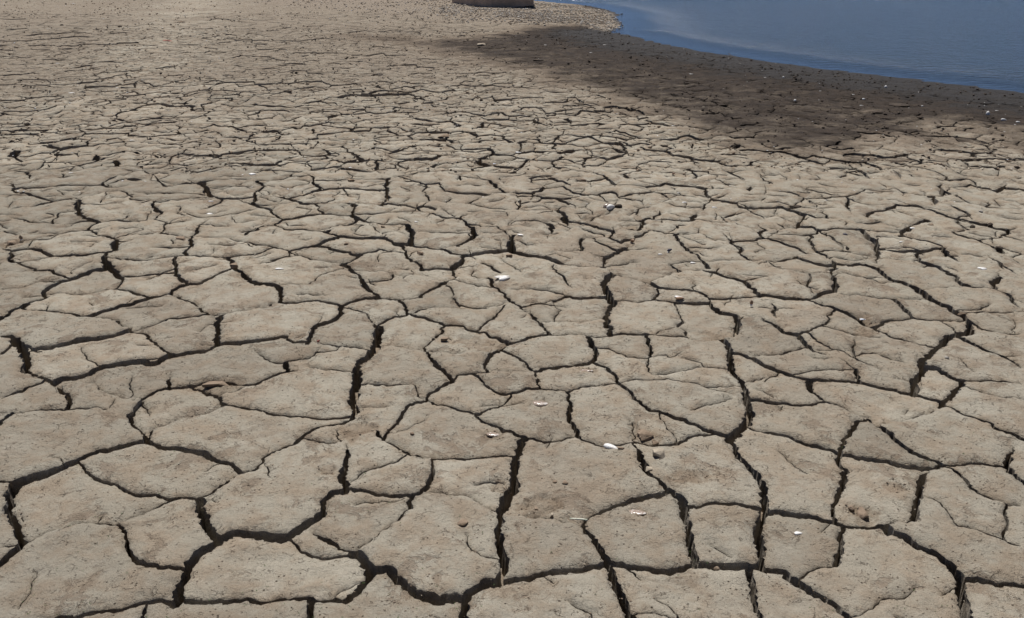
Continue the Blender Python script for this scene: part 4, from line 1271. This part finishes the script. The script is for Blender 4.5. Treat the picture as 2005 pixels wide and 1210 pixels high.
# ---------------------------------------------------------------- shells
def shell(px, py, wpx, yaw, mat, label, ratio=.5, flip=False, tilt=(0, 0), sink=0, two=False, h=.2):
    L = wpx * mpp(py) * (.85 if py < 330 else 1); W_ = L * ratio; H = W_ * h * 1.25; sd = int(px * 7 + py)
    rt = root('mussel_shell', px, py, math.radians(yaw), .002 - sink, *tilt)
    tag(rt, label, 'shell', 'shells scattered over the mud')
    V_, F_ = valve_geo(L, W_, H, sd)
    if flip: V_ = [(a_, b_, H * .9 - c_) for a_, b_, c_ in V_]
    o = mesh_obj('valve', V_, F_, MATS[mat], rt)
    if two:
        V2, F2 = valve_geo(L * .9, W_ * .9, H, sd + 5); o2 = mesh_obj('valve', V2, F2, MATS[two], rt); o2.location = (L * .12, -W_ * .62, .001); o2.rotation_euler = (.5, 0, .35)
    else:
        hg = mesh_obj('hinge', *valve_geo(L * .22, W_ * .22, H * .3, sd + 9), M_BROWN, rt); hg.location = (-L * .42, 0, H * .12 if not flip else H * .6)
    return rt
shell(1197, 880, 36, -34, 'white', 'bright white mussel shell lying at the crack left of the angular clod', .42, h=.3)
shell(1564, 1037, 17, 5, 'white', 'small flat white shell alone on the plate in the lower right', .6)
shell(1330, 583, 20, -22, 'white', 'white shell with a brown end lying on a long narrow plate', .45, two='brown')
shell(1690, 622, 14, 0, 'blue', 'bluish white shell in the brown hollow on the right', .45)
shell(983, 545, 30, 12, 'white', 'long white shell broken open beside a wide crack near the centre', .35, two='white', flip=True)
shell(547, 525, 18, 3, 'white', 'flat white shell in a thin grey hollow left of centre', .4)
shell(967, 848, 30, -6, 'film', 'glossy pale brown shell half sunk in a plate below the centre', .5, sink=.001, h=.12)
shell(1058, 787, 34, -8, 'film', 'largest glossy brown shell, upper one of the two below the centre', .62, sink=.001, h=.16)
shell(1248, 997, 38, -6, 'film', 'glossy brown shell with white glints on the plate with a curved right edge', .52, sink=.001, h=.1)
shell(1148, 721, 30, 4, 'film', 'dull glossy shell at the rim of a crack junction in the middle', .36, sink=.001, h=.1)
shell(1191, 408, 22, 10, 'film', 'pinkish white shell leaning on a dark clod in the upper middle', .6, two='white', h=.4)
shell(1357, 514, 11, -15, 'white', 'small white shell beside the junction left of a wide crack', .6)
shell(1019, 464, 14, -20, 'white', 'white shell at the left end of a dark narrow crack near centre', .5, flip=True)
shell(1921, 528, 17, 0, 'white', 'white shell in a rough patch near the right edge', .5, two='white')
shell(1655, 461, 10, -30, 'navy', 'blue black mussel shell on a plate at the right', .55, h=.35)
shell(1293, 496, 9, -5, 'white', 'tiny white shell next to a dark snail in the right half', .5)
shell(1399, 406, 11, -8, 'white', 'white shell half under a brown flake in the upper right', .45)
shell(1340, 397, 11, 4, 'white', 'white shell left of two close dark clods in the upper right', .45)
shell(1787, 449, 12, -15, 'white', 'white shell by a wide dark junction at the right', .5)
shell(1764, 477, 10, 20, 'white', 'reddish white shell fragment in the middle of a plate at the right', .4)
shell(410, 415, 12, 12, 'white', 'white shell under a short dark crack at the left', .45, two='white')
shell(413, 392, 11, 4, 'white', 'pale shell on the plate above the left cracks', .4)
shell(494, 340, 14, 10, 'white', 'white shell standing against a crack at the left', .5, two='white')
shell(1015, 298, 15, -8, 'white', 'bright white shell in the row above the centre', .45)
shell(968, 317, 9, 30, 'blue', 'small pale shell left of a bright white shell above the centre', .45)
shell(139, 340, 9, 15, 'white', 'worn white shell at the far left of the cracked plates', .35)
shell(686, 327, 9, 0, 'white', 'tiny shell beside two brown clods above the centre left', .5)
shell(815, 437, 7, 0, 'white', 'tiny white shell above the long brown gap in the middle', .6)
shell(1498, 120 + 34, 6, 0, 'white', 'small shell on the dark damp mud, leftmost of the row by the water', .5)
shell(1735, 169, 9, 60, 'white', 'pale round shell nearest to the shoreline on the dark mud', .75, h=.6)
shell(1534, 151, 7, 90, 'white', 'pale standing shell on dark mud below the shoreline', .7, h=.6)
shell(1557, 198, 9, 40, 'white', 'pale shell on dark mud, upper left of the long damp ridge', .7, h=.6)
shell(1671, 184, 8, 0, 'white', 'flat white shell on dark mud below the round pale one', .4)
shell(1691, 196, 9, 20, 'white', 'pinkish shell on dark mud in the middle of the damp band', .6, h=.5)
shell(1687, 206, 10, 0, 'white', 'flat long shell on dark mud, lower one of a close pair', .3)
shell(1606, 179, 6, 0, 'white', 'small flat white shell above the middle of the damp band', .4)
shell(1806, 208, 6, 0, 'white', 'small pale shell at the right end of a dark ridge', .6, h=.5)
shell(1952, 216, 9, 0, 'white', 'thin white shell lying highest of the group at the right edge', .35)
shell(1934, 226, 12, 70, 'white', 'roundest pink white shell of the group at the right edge', .75, h=.7)
shell(1965, 236, 14, -8, 'white', 'white shell casting a black shadow at the right edge of the damp mud', .42, h=.6)
shell(1993, 240, 13, 12, 'white', 'rightmost white shell on the damp mud', .4, h=.4)
shell(1987, 247, 5, -50, 'white', 'tiny white shell just below the rightmost shell', .5)
shell(1184, 86, 8, 0, 'white', 'thin pale shell on the dark mud left of the shoreline bend', .4)
shell(1068, 89, 7, 0, 'white', 'pale shell fragment in the dark mud at upper middle', .5)
shell(1157, 103, 7, 0, 'white', 'tiny white shell in the middle of the dark mud', .4)
shell(1353, 146, 10, -10, 'white', 'worn thin shell on the lower edge of the dark mud', .35)
shell(1377, 214, 8, 0, 'pale', 'pale shell on the brown damp margin', .5)
shell(1318, 248, 8, 0, 'white', 'flat white shell on the pale plates below the damp margin', .4)
shell(113, 125, 10, 6, 'white', 'long white shell far away on the left flats', .3)
shell(140, 181, 15, 4, 'white', 'longest pale shell of the far left flats above the cracks', .25, two='white')
shell(229, 170, 8, 12, 'white', 'bright shell in the middle of the far left flats', .5)
shell(249, 180, 7, 5, 'white', 'small pale shell right below a bright one on the left flats', .4)
shell(136, 199, 5, 90, 'white', 'round white shell above the dark crack at the left', .8, h=.6)
shell(69, 212, 5, 90, 'white', 'round white shell alone near the left edge', .8, h=.6)
shell(259, 277, 12, 25, 'white', 'slanted white shell between two dark cracks at the left', .35)
shell(279, 158, 6, 10, 'white', 'small shell at the tip of a crack on the left flats', .4)
shell(144, 6, 7, 5, 'white', 'farthest white shell at the top left', .5)
shell(430, 117, 6, 0, 'white', 'pale small shell on the flats left of centre', .5)
shell(29, 85, 4, 60, 'blue', 'tiny bluish shell near the top left edge', .8, h=.6)
# ---------------------------------------------------------------- snails, stones, clods
def snail(px, py, hpx, yaw, mat, label, lean=1.2):
    s = hpx * mpp(py); V_, F_ = [], []; n_, m_ = 22, 12
    for i in range(n_):
        u = i / (n_ - 1); wh = 1 + .10 * abs(math.sin(u * 9.5)); r_ = s * .36 * (math.sin(min(u * 2.6, math.pi / 2))) * (1 - u) ** .75 * wh * 1.25 + s * .004
        for j in range(m_):
            a_ = j * 2 * math.pi / m_; V_.append((r_ * math.cos(a_), r_ * math.sin(a_), u * s))
    for i in range(n_ - 1):
        for j in range(m_): F_.append((i * m_ + j, i * m_ + (j + 1) % m_, (i + 1) * m_ + (j + 1) % m_, (i + 1) * m_ + j))
    F_.append(tuple(range(m_))[::-1]); F_.append(tuple((n_ - 1) * m_ + j for j in range(m_)))
    rt = root('snail_shell', px, py, math.radians(yaw), s * .26, lean, 0); tag(rt, label, 'snail shell')
    mesh_obj('spire', V_, F_, MATS[mat], rt)
    mv, mf = valve_geo(s * .5, s * .36, s * .10, int(px)); mo = mesh_obj('mouth', mv, mf, M_WHITE, rt); mo.location = (0, -s * .22, s * .12); mo.rotation_euler = (1.3, 0, 0)
snail(1235, 470, 13, 30, 'brown', 'brown and white snail shell left of a wide crack in the right half')
snail(1306, 492, 11, 100, 'navy', 'dark snail shell next to a tiny white shell in the right half')
snail(1470, 600, 12, 5, 'brown', 'brown upright snail shell on the plate right of a junction', .25)
snail(42, 468, 12, 20, 'clod', 'grey brown snail shell at the left edge above the slab gap', .5)
snail(621, 677, 9, 80, 'brick', 'reddish snail shell at the end of a wide crack left of centre', .9)
snail(1316, 340, 8, 40, 'brown', 'small dark snail shell in the upper right plates')
def rock(px, py, wpx, hpx, mat, label, name='mud_clod', cat='clod', yaw=0, ang=False, seed=None, dep_=1, flat_=None):
    s = wpx * mpp(py) * .5; sd = seed or int(px * 3 + py); hz = hpx * mpp(py) * .62
    V_, F_ = (hull(sd) if ang else ico(3, sd, .02))
    V_ = V_ * (s, s * dep_, hz * .8)
    if not ang:
        V_ = V_ * (1 + .09 * fbm(V_[:, 0] / s + sd, V_[:, 1] / s + V_[:, 2] / hz, 1.7, sd)[:, None])
    o = mesh_obj(name, V_, [tuple(map(int, f)) for f in F_], MATS[mat], None, smooth=not ang)
    if ang:
        bv_ = o.modifiers.new('bevel', 'BEVEL'); bv_.width = s * .07; bv_.segments = 2
    place(o, px, py, yaw, hz * .3); tag(o, label, cat, 'loose clods and stones on the mud'); return o
rock(1290, 893, 27, 20, 'pale', 'angular pale clod with a black shadow beside the crack', ang=True, yaw=.4, seed=5)
rock(1262, 848, 34, 14, 'clod', 'brown broken clod wedged at the crack head above the angular clod', ang=True, seed=8, dep_=1.3)
rock(1284, 862, 16, 8, 'clod', 'small crumb clod right of the brown broken clod', ang=True, seed=12)
rock(1215, 884, 15, 9, 'clod', 'brown lump touching the bright white mussel shell', ang=True, seed=14)
rock(1270, 921, 14, 9, 'pale', 'pale lump fallen into the crack below the angular clod', ang=True, seed=15)
rock(1690, 1000, 24, 20, 'clod', 'rounded brown clod in the crumbled hollow at lower right', seed=21, dep_=1.5)
rock(1668, 990, 13, 12, 'clod', 'small clod left of the rounded one at lower right', seed=22)
rock(1087, 938, 10, 6, 'clod', 'small lump on the large central plate, left one of two', seed=23)
rock(1107, 941, 14, 6, 'clod', 'small lump on the large central plate, right one of two', seed=24)
rock(1052, 990, 12, 9, 'clod', 'broken lump on the crumbling lower left rim of the large plate', ang=True, seed=25)
rock(1079, 1003, 10, 11, 'pale', 'upright splinter of mud on the lower rim of the large plate', ang=True, seed=26)
rock(1405, 1098, 12, 12, 'clod', 'reddish lump stuck in the wide grey crack at the lower right', seed=27)
rock(807, 846, 9, 7, 'clod', 'small round lump on the plate right of the crumbled hollow', seed=28)
rock(906, 1023, 22, 9, 'clod', 'flat brown lump on the plate left of the deep centre crack', seed=29, dep_=1)
rock(1210, 408, 16, 13, 'dark', 'dark clod behind the pinkish white shell', seed=30)
rock(1140, 358, 14, 10, 'clod', 'clod in the crumbled patch above the centre', ang=True, seed=31)
rock(1562, 408, 18, 7, 'dark', 'dark flat clod in a black gap in the upper right', seed=32)
rock(1904, 447, 11, 8, 'dark', 'dark round pebble near the right edge', 'pebble', 'pebble', seed=33)
rock(1938, 443, 11, 10, 'dark', 'dark clod right of the round pebble near the right edge', seed=34)
rock(1823, 441, 9, 5, 'clod', 'brown pebble pair on a plate at the right', 'pebble', 'pebble', seed=35)
rock(1954, 492, 15, 13, 'dark', 'dark clod at the end of a crack by the right edge', ang=True, seed=36)
rock(1920, 416, 8, 6, 'grey', 'grey pebble in the upper right plates', 'pebble', 'pebble', seed=37)
rock(750, 446, 9, 6, 'clod', 'brown pebble on a long plate above the centre', 'pebble', 'pebble', seed=38)
rock(678, 476, 10, 7, 'clod', 'brown pebble with a pale top left of centre', 'pebble', 'pebble', seed=39)
rock(687, 354, 17, 7, 'clod', 'crumbled clod right above a crack in the upper left', ang=True, seed=40)
rock(822, 495, 17, 10, 'clod', 'brown clod left of a deep gap near the centre', ang=True, seed=41)
rock(997, 498, 14, 9, 'clod', 'brown clod at a plate edge near the centre', ang=True, seed=42)
rock(873, 667, 22, 12, 'clod', 'brown tilted flake on the rough plate in the middle', ang=True, seed=43, dep_=.6)
rock(30, 475, 38, 12, 'clod', 'long brown slab fallen into the gap at the left edge', ang=True, seed=44, dep_=.4)
rock(355, 473, 24, 8, 'clod', 'curled brown flake left of a narrow dark crack', ang=True, seed=45, dep_=.6)
rock(460, 526, 20, 14, 'clod', 'brown clod slumped into the crack left of centre', ang=True, seed=46)
rock(425, 750, 62, 12, 'clod', 'long flat slump block lying in a widened crack at left', ang=True, seed=47, dep_=.45)
rock(1885, 615, 24, 6, 'clod', 'flat brown slab at a plate edge by the right side', ang=True, seed=48, dep_=.5)
rock(1852, 709, 10, 7, 'grey', 'grey lump on the big plate at the right', seed=49)
rock(943, 90, 19, 8, 'pale', 'pale boulder like clod at the edge of the dark band', 'boulder', 'stone', seed=50)
rock(868, 22, 7, 4, 'dark', 'dark stone on the gravel left below the pier', 'stone', 'stone', seed=51)
rock(1054, 120, 22, 5, 'dark', 'dark weed covered clump in the dark mud', seed=52)
rock(941, 104, 14, 3, 'dark', 'flat dark clod just below the pale boulder', seed=53)
rock(1253, 150, 20, 4, 'dark', 'flat dark lump in the damp mud below the shoreline bend', seed=54)
rock(1325, 185, 15, 4, 'dark', 'dark lump on the brown damp margin', seed=55)
rock(1153, 171, 9, 3, 'dark', 'small dark stone on the pale tongue below the damp band', 'stone', 'stone', seed=56)
rock(1520, 184, 24, 5, 'dark', 'dark lump left of the middle on the damp band', seed=57)
rock(1660, 210, 22, 5, 'dark', 'dark lump in the lower middle of the damp band', seed=58)
rock(1760, 205, 40, 5, 'dark', 'long low ridge lump on the damp band', seed=59)
rock(1720, 222, 24, 5, 'dark', 'dark lump below the long low ridge', seed=60)
rock(1801, 233, 16, 7, 'dark', 'rounded dark lump low on the right of the damp band', seed=61)
rock(1856, 272, 9, 7, 'dark', 'dark stone on the pale tongue at the right', 'stone', 'stone', seed=62)
rock(235, 53, 8, 5, 'dark', 'dark pointed stone on the far left flats', 'stone', 'stone', seed=63)
rock(354, 43, 14, 4, 'clod', 'low brown clod on the far flats, right of the dark stone', seed=64)
rock(121, 50, 7, 4, 'dark', 'dark clod at the right end of a low brown row, far left', seed=65)
rock(159, 88, 6, 4, 'dark', 'small dark stone on the left flats under the low row', 'stone', 'stone', seed=66)
rock(836, 188, 8, 6, 'clod', 'small brown clod on the plates left of the middle top', seed=67)
rock(868, 268, 30, 9, 'clod', 'torn brown crust pile in the upper middle plates', ang=True, seed=68, dep_=.8)
rock(969, 272, 7, 6, 'clod', 'brown pebble right of the torn crust pile', 'pebble', 'pebble', seed=69)
rock(1243, 49, 5, 2, 'dark', 'small dark stone standing in the shallow water', 'stone', 'stone', seed=70)
rock(1218, 23, 5, 2, 'dark', 'tiny dark stone at the tip of the gravel spit', 'stone', 'stone', seed=71)
rock(328, 79, 22, 4, 'brick', 'flat brick red chip on the far left flats', 'brick_chip', 'brick chip', seed=72, ang=True, dep_=.6)
rock(1155, 292, 6, 5, 'clod', 'tiny brown clod on the row of plates above the centre', seed=73)
# straw
def tube(pts, r0, r1, n_=7):
    V_, F_ = [], []
    for k, p in enumerate(pts):
        r_ = r0 + (r1 - r0) * k / (len(pts) - 1)
        for j in range(n_): a_ = j * 2 * math.pi / n_; V_.append((p[0], p[1] + r_ * math.cos(a_), p[2] + r_ * math.sin(a_)))
    for k in range(len(pts) - 1):
        for j in range(n_): F_.append((k * n_ + j, k * n_ + (j + 1) % n_, (k + 1) * n_ + (j + 1) % n_, (k + 1) * n_ + j))
    F_.append(tuple(range(n_))[::-1]); F_.append(tuple((len(pts) - 1) * n_ + j for j in range(n_))); return V_, F_
V_, F_ = tube([(-.024, .002, .003), (-.012, 0, .005), (0, -.001, .006), (.012, .0005, .005), (.026, 0, .004)], .0022, .0028)
o = mesh_obj('straw', V_, F_, M_STRAW); place(o, 1132, 1018, -.12, .001); tag(o, 'pale straw stalk lying across a crack junction at the bottom centre', 'straw')

# ---------------------------------------------------------------- pier at the top
q = [G(885, 8.5), G(900, 11.5), G(920, 14.5), G(950, 17.2), G(1000, 18.8), G(1045, 20)]
def back(p, d, sx=0): L_ = math.hypot(*p); return (p[0] * (1 + d / L_) + sx, p[1] * (1 + d / L_))
fp = q + [back(q[-1], 1.7, -.06), back(q[0], 1.5, .25)]
M_CONC = simple('weathered_concrete', (.50, .39, .31), (.30, .24, .19), 2.4, bump=.012, bsc=14, lo=.35, hi=.68)
pr = bpy.data.objects.new('pier', None); COL.objects.link(pr); pr.location = (fp[3][0], fp[3][1], 0)
tag(pr, 'low squat weathered concrete pier standing on the gravel by the water', 'pier')
def prism(poly, z0f, zs, name, mat, inset=0):
    cx_ = sum(p[0] for p in poly) / len(poly); cy_ = sum(p[1] for p in poly) / len(poly)
    P_ = []
    for a_, b_ in zip(poly, poly[1:] + poly[:1]):
        m_ = max(1, int(math.hypot(b_[0] - a_[0], b_[1] - a_[1]) / .06))
        P_ += [(a_[0] + (b_[0] - a_[0]) * k / m_, a_[1] + (b_[1] - a_[1]) * k / m_) for k in range(m_)]
    P_ = [(cx_ + (x_ - cx_) * (1 - inset), cy_ + (y_ - cy_) * (1 - inset)) for x_, y_ in P_]
    V_, F_ = [], []; n_ = len(P_)
    for li, z_ in enumerate(zs):
        for x_, y_ in P_:
            k_ = 1 + .006 * float(fbm(np.array([x_ * 3 + z_]), np.array([y_ * 3 - z_ * 2]), 1.5, 5)[0]) 
            V_.append(((cx_ + (x_ - cx_) * k_) - pr.location.x, (cy_ + (y_ - cy_) * k_) - pr.location.y, z0f(x_, y_) if li == 0 else z_))
    for l in range(len(zs) - 1):
        for j in range(n_): F_.append((l * n_ + j, l * n_ + (j + 1) % n_, (l + 1) * n_ + (j + 1) % n_, (l + 1) * n_ + j))
    F_.append(tuple((len(zs) - 1) * n_ + j for j in range(n_)))
    return mesh_obj(name, V_, F_, mat, pr, smooth=False)
def gap(x_, y_):
    g = float(f_top(np.array([x_]), np.array([y_]))[0])
    t = max(0, (x_ - (fp[3][0] + .05)) / (fp[5][0] - fp[3][0]))
    return g - .06 + t ** .5 * (.10 + .04 * float(fbm(np.array([x_]), np.array([y_]), 6, 3)[0])) if t > 0 else g - .06
prism(fp, gap, [0, .15, .35, .6], 'shaft', M_CONC)
prism(fp, lambda x_, y_: -.3, [0, .3], 'footing', M_CLOD2, inset=.14)  # dark core: shade in the gap under the shaft painted as its colour
prism(fp, lambda x_, y_: .6, [0, .72], 'cap', M_CONC, inset=.05)

# ---------------------------------------------------------------- gravel, crumbs, sprouts
bases = [ico(1, 100 + k, .10) for k in range(6)]
gp = np.array(GRAVP); x0, x1, y0, y1 = gp[:, 0].min(), gp[:, 0].max(), gp[:, 1].min(), min(gp[:, 1].max(), 45)
cand = np.column_stack([rng.uniform(x0, x1, 60000), rng.uniform(y0, y1, 60000)])
cand = cand[poly_sd(cand[:, 0], cand[:, 1], WATER_POLY) < .06]
cand = cand[poly_sd(cand[:, 0], cand[:, 1], GRAVP) > -.25 + .5 * rng.uniform(size=len(cand))]
cp = pix(cand[:, 0], cand[:, 1])
dens = np.clip(.08 + .25 * sst(760, 900, cp[0]) + .9 * sst(950, 1180, cp[0]) + .5 * np.exp(-((cp[1] - 26) / 12) ** 2) * (cp[0] > 860), 0, 1) * (.45 + .55 * sst(-.2, .3, fbm(cand[:, 0], cand[:, 1], 1.2, 55)))
cand = cand[rng.uniform(size=len(cand)) < dens][:14000]
zz = f_top(cand[:, 0], cand[:, 1]); P_, mi_ = [], []
for (x_, y_), z_ in zip(cand, zz):
    s_ = .009 + .02 * rng.uniform() ** 3; P_.append((x_, y_, z_ + s_ * .3, s_, s_ * rng.uniform(.7, 1.1), s_ * rng.uniform(.5, .9), rng.uniform(0, 6.3)))
    mi_.append(int(rng.choice(4, p=[.4, .27, .2, .13])))
scatter('gravel', P_, bases, [M_PINK, M_GREY, M_WHP, M_CLOD], mi_)
hb = [hull(200 + k, 9) for k in range(8)]
P_, mi_ = [], []
def crumb(x_, y_, s_, k):
    P_.append((x_, y_, gz_at(x_, y_) + s_ * .25, s_, s_ * rng.uniform(.6, 1), s_ * rng.uniform(.4, .8), rng.uniform(0, 6.3))); mi_.append(k)
cc = np.array([G(rng.uniform(-40, 2045), rng.uniform(300, 1230)) for _ in range(5600)])
cc = cc[fbm(cc[:, 0], cc[:, 1], 3, 7) + rng.uniform(-.6, .6, len(cc)) > 0][:2800]; cntc = 0
for x_, y_ in cc:       # near: millimetre crumbs, gathered in drifts
    crumb(x_, y_, .0009 + .0028 * rng.uniform() ** 3, int(rng.choice(3, p=[.55, .1, .35]))); cntc += 1
for x0, y0, rx, ry in DW:    # loose crumbs in the flaked hollows
    for _ in range(16):
        a_ = rng.uniform(0, 6.3); r_ = rng.uniform() ** .6
        crumb(x0 + rx * r_ * math.cos(a_), y0 + ry * r_ * math.sin(a_), .0016 + .004 * rng.uniform() ** 2, int(rng.choice(3, p=[.6, .1, .3])))
yy_ = 6 + 20 * rng.uniform(size=26000) ** 1.1; xx_ = rng.uniform(-1, 1, 26000) * .66 * yy_
wt_ = f_wet(xx_, yy_); ok = (poly_sd(xx_, yy_, WATER_POLY) < -.15) & (fbm(xx_, yy_, 1.3, 9) + rng.uniform(-.7, .7, 26000) > .1 - .2 * wt_)
for x_, y_, wt in list(zip(xx_[ok], yy_[ok], wt_[ok]))[:9000]:       # far: clods and lumps
    crumb(x_, y_, (.004 + .012 * rng.uniform() ** 3) * (1 + .05 * y_), 1 if wt > .5 or rng.uniform() < .18 else int(rng.choice([0, 2]))); cntc += 1
scatter('mud_crumbs', P_, hb, [M_CLOD, M_CLOD2, M_PALE], mi_)
# pale shell grit over the flats and on the damp mud
P_, mi_ = [], []
for _ in range(420):
    px_, py_ = rng.uniform(0, 2005), 5 + 400 * rng.uniform() ** 1.5; x_, y_ = G(px_, py_)
    if poly_sd(np.array([x_]), np.array([y_]), WATER_POLY)[0] > -.1: continue
    s_ = .0045 + .006 * rng.uniform() ** 2
    P_.append((x_, y_, gz_at(x_, y_) + .001, s_ * 1.4, s_, s_ * .35, rng.uniform(0, 6.3))); mi_.append(0)
scatter('shell_grit', P_, hb, [M_WHITE], mi_)
# sprouting seedlings
Vg, Fg = [], []
for _ in range(520):
    px_, py_ = rng.uniform(-20, 2025), 1215 - 620 * rng.uniform() ** 1.6; x_, y_ = G(px_, py_)
    if float(fbm(np.array([x_]), np.array([y_]), 2.5, 77)[0]) + rng.uniform(-.5, .5) < .05: continue
    z_ = gz_at(x_, y_)
    for l in range(rng.integers(2, 5)):
        a_ = rng.uniform(0, 6.3); L_ = rng.uniform(.0018, .0042); w_ = L_ * .22; b0 = len(Vg)
        ca, sa = math.cos(a_), math.sin(a_)
        Vg += [(x_, y_, z_ + .0003), (x_ + ca * L_ * .6 - sa * w_, y_ + sa * L_ * .6 + ca * w_, z_ + L_ * .3), (x_ + ca * L_, y_ + sa * L_, z_ + L_ * .45), (x_ + ca * L_ * .6 + sa * w_, y_ + sa * L_ * .6 - ca * w_, z_ + L_ * .3)]
        Fg.append((b0, b0 + 1, b0 + 2, b0 + 3))
sp = mesh_obj('seedlings', Vg, Fg, M_GREEN, smooth=False); tag(sp, kind='stuff')

print('done', time.time() - T0, 'tris', sum(len(o.data.polygons) for o in bpy.data.objects if o.type == 'MESH'))
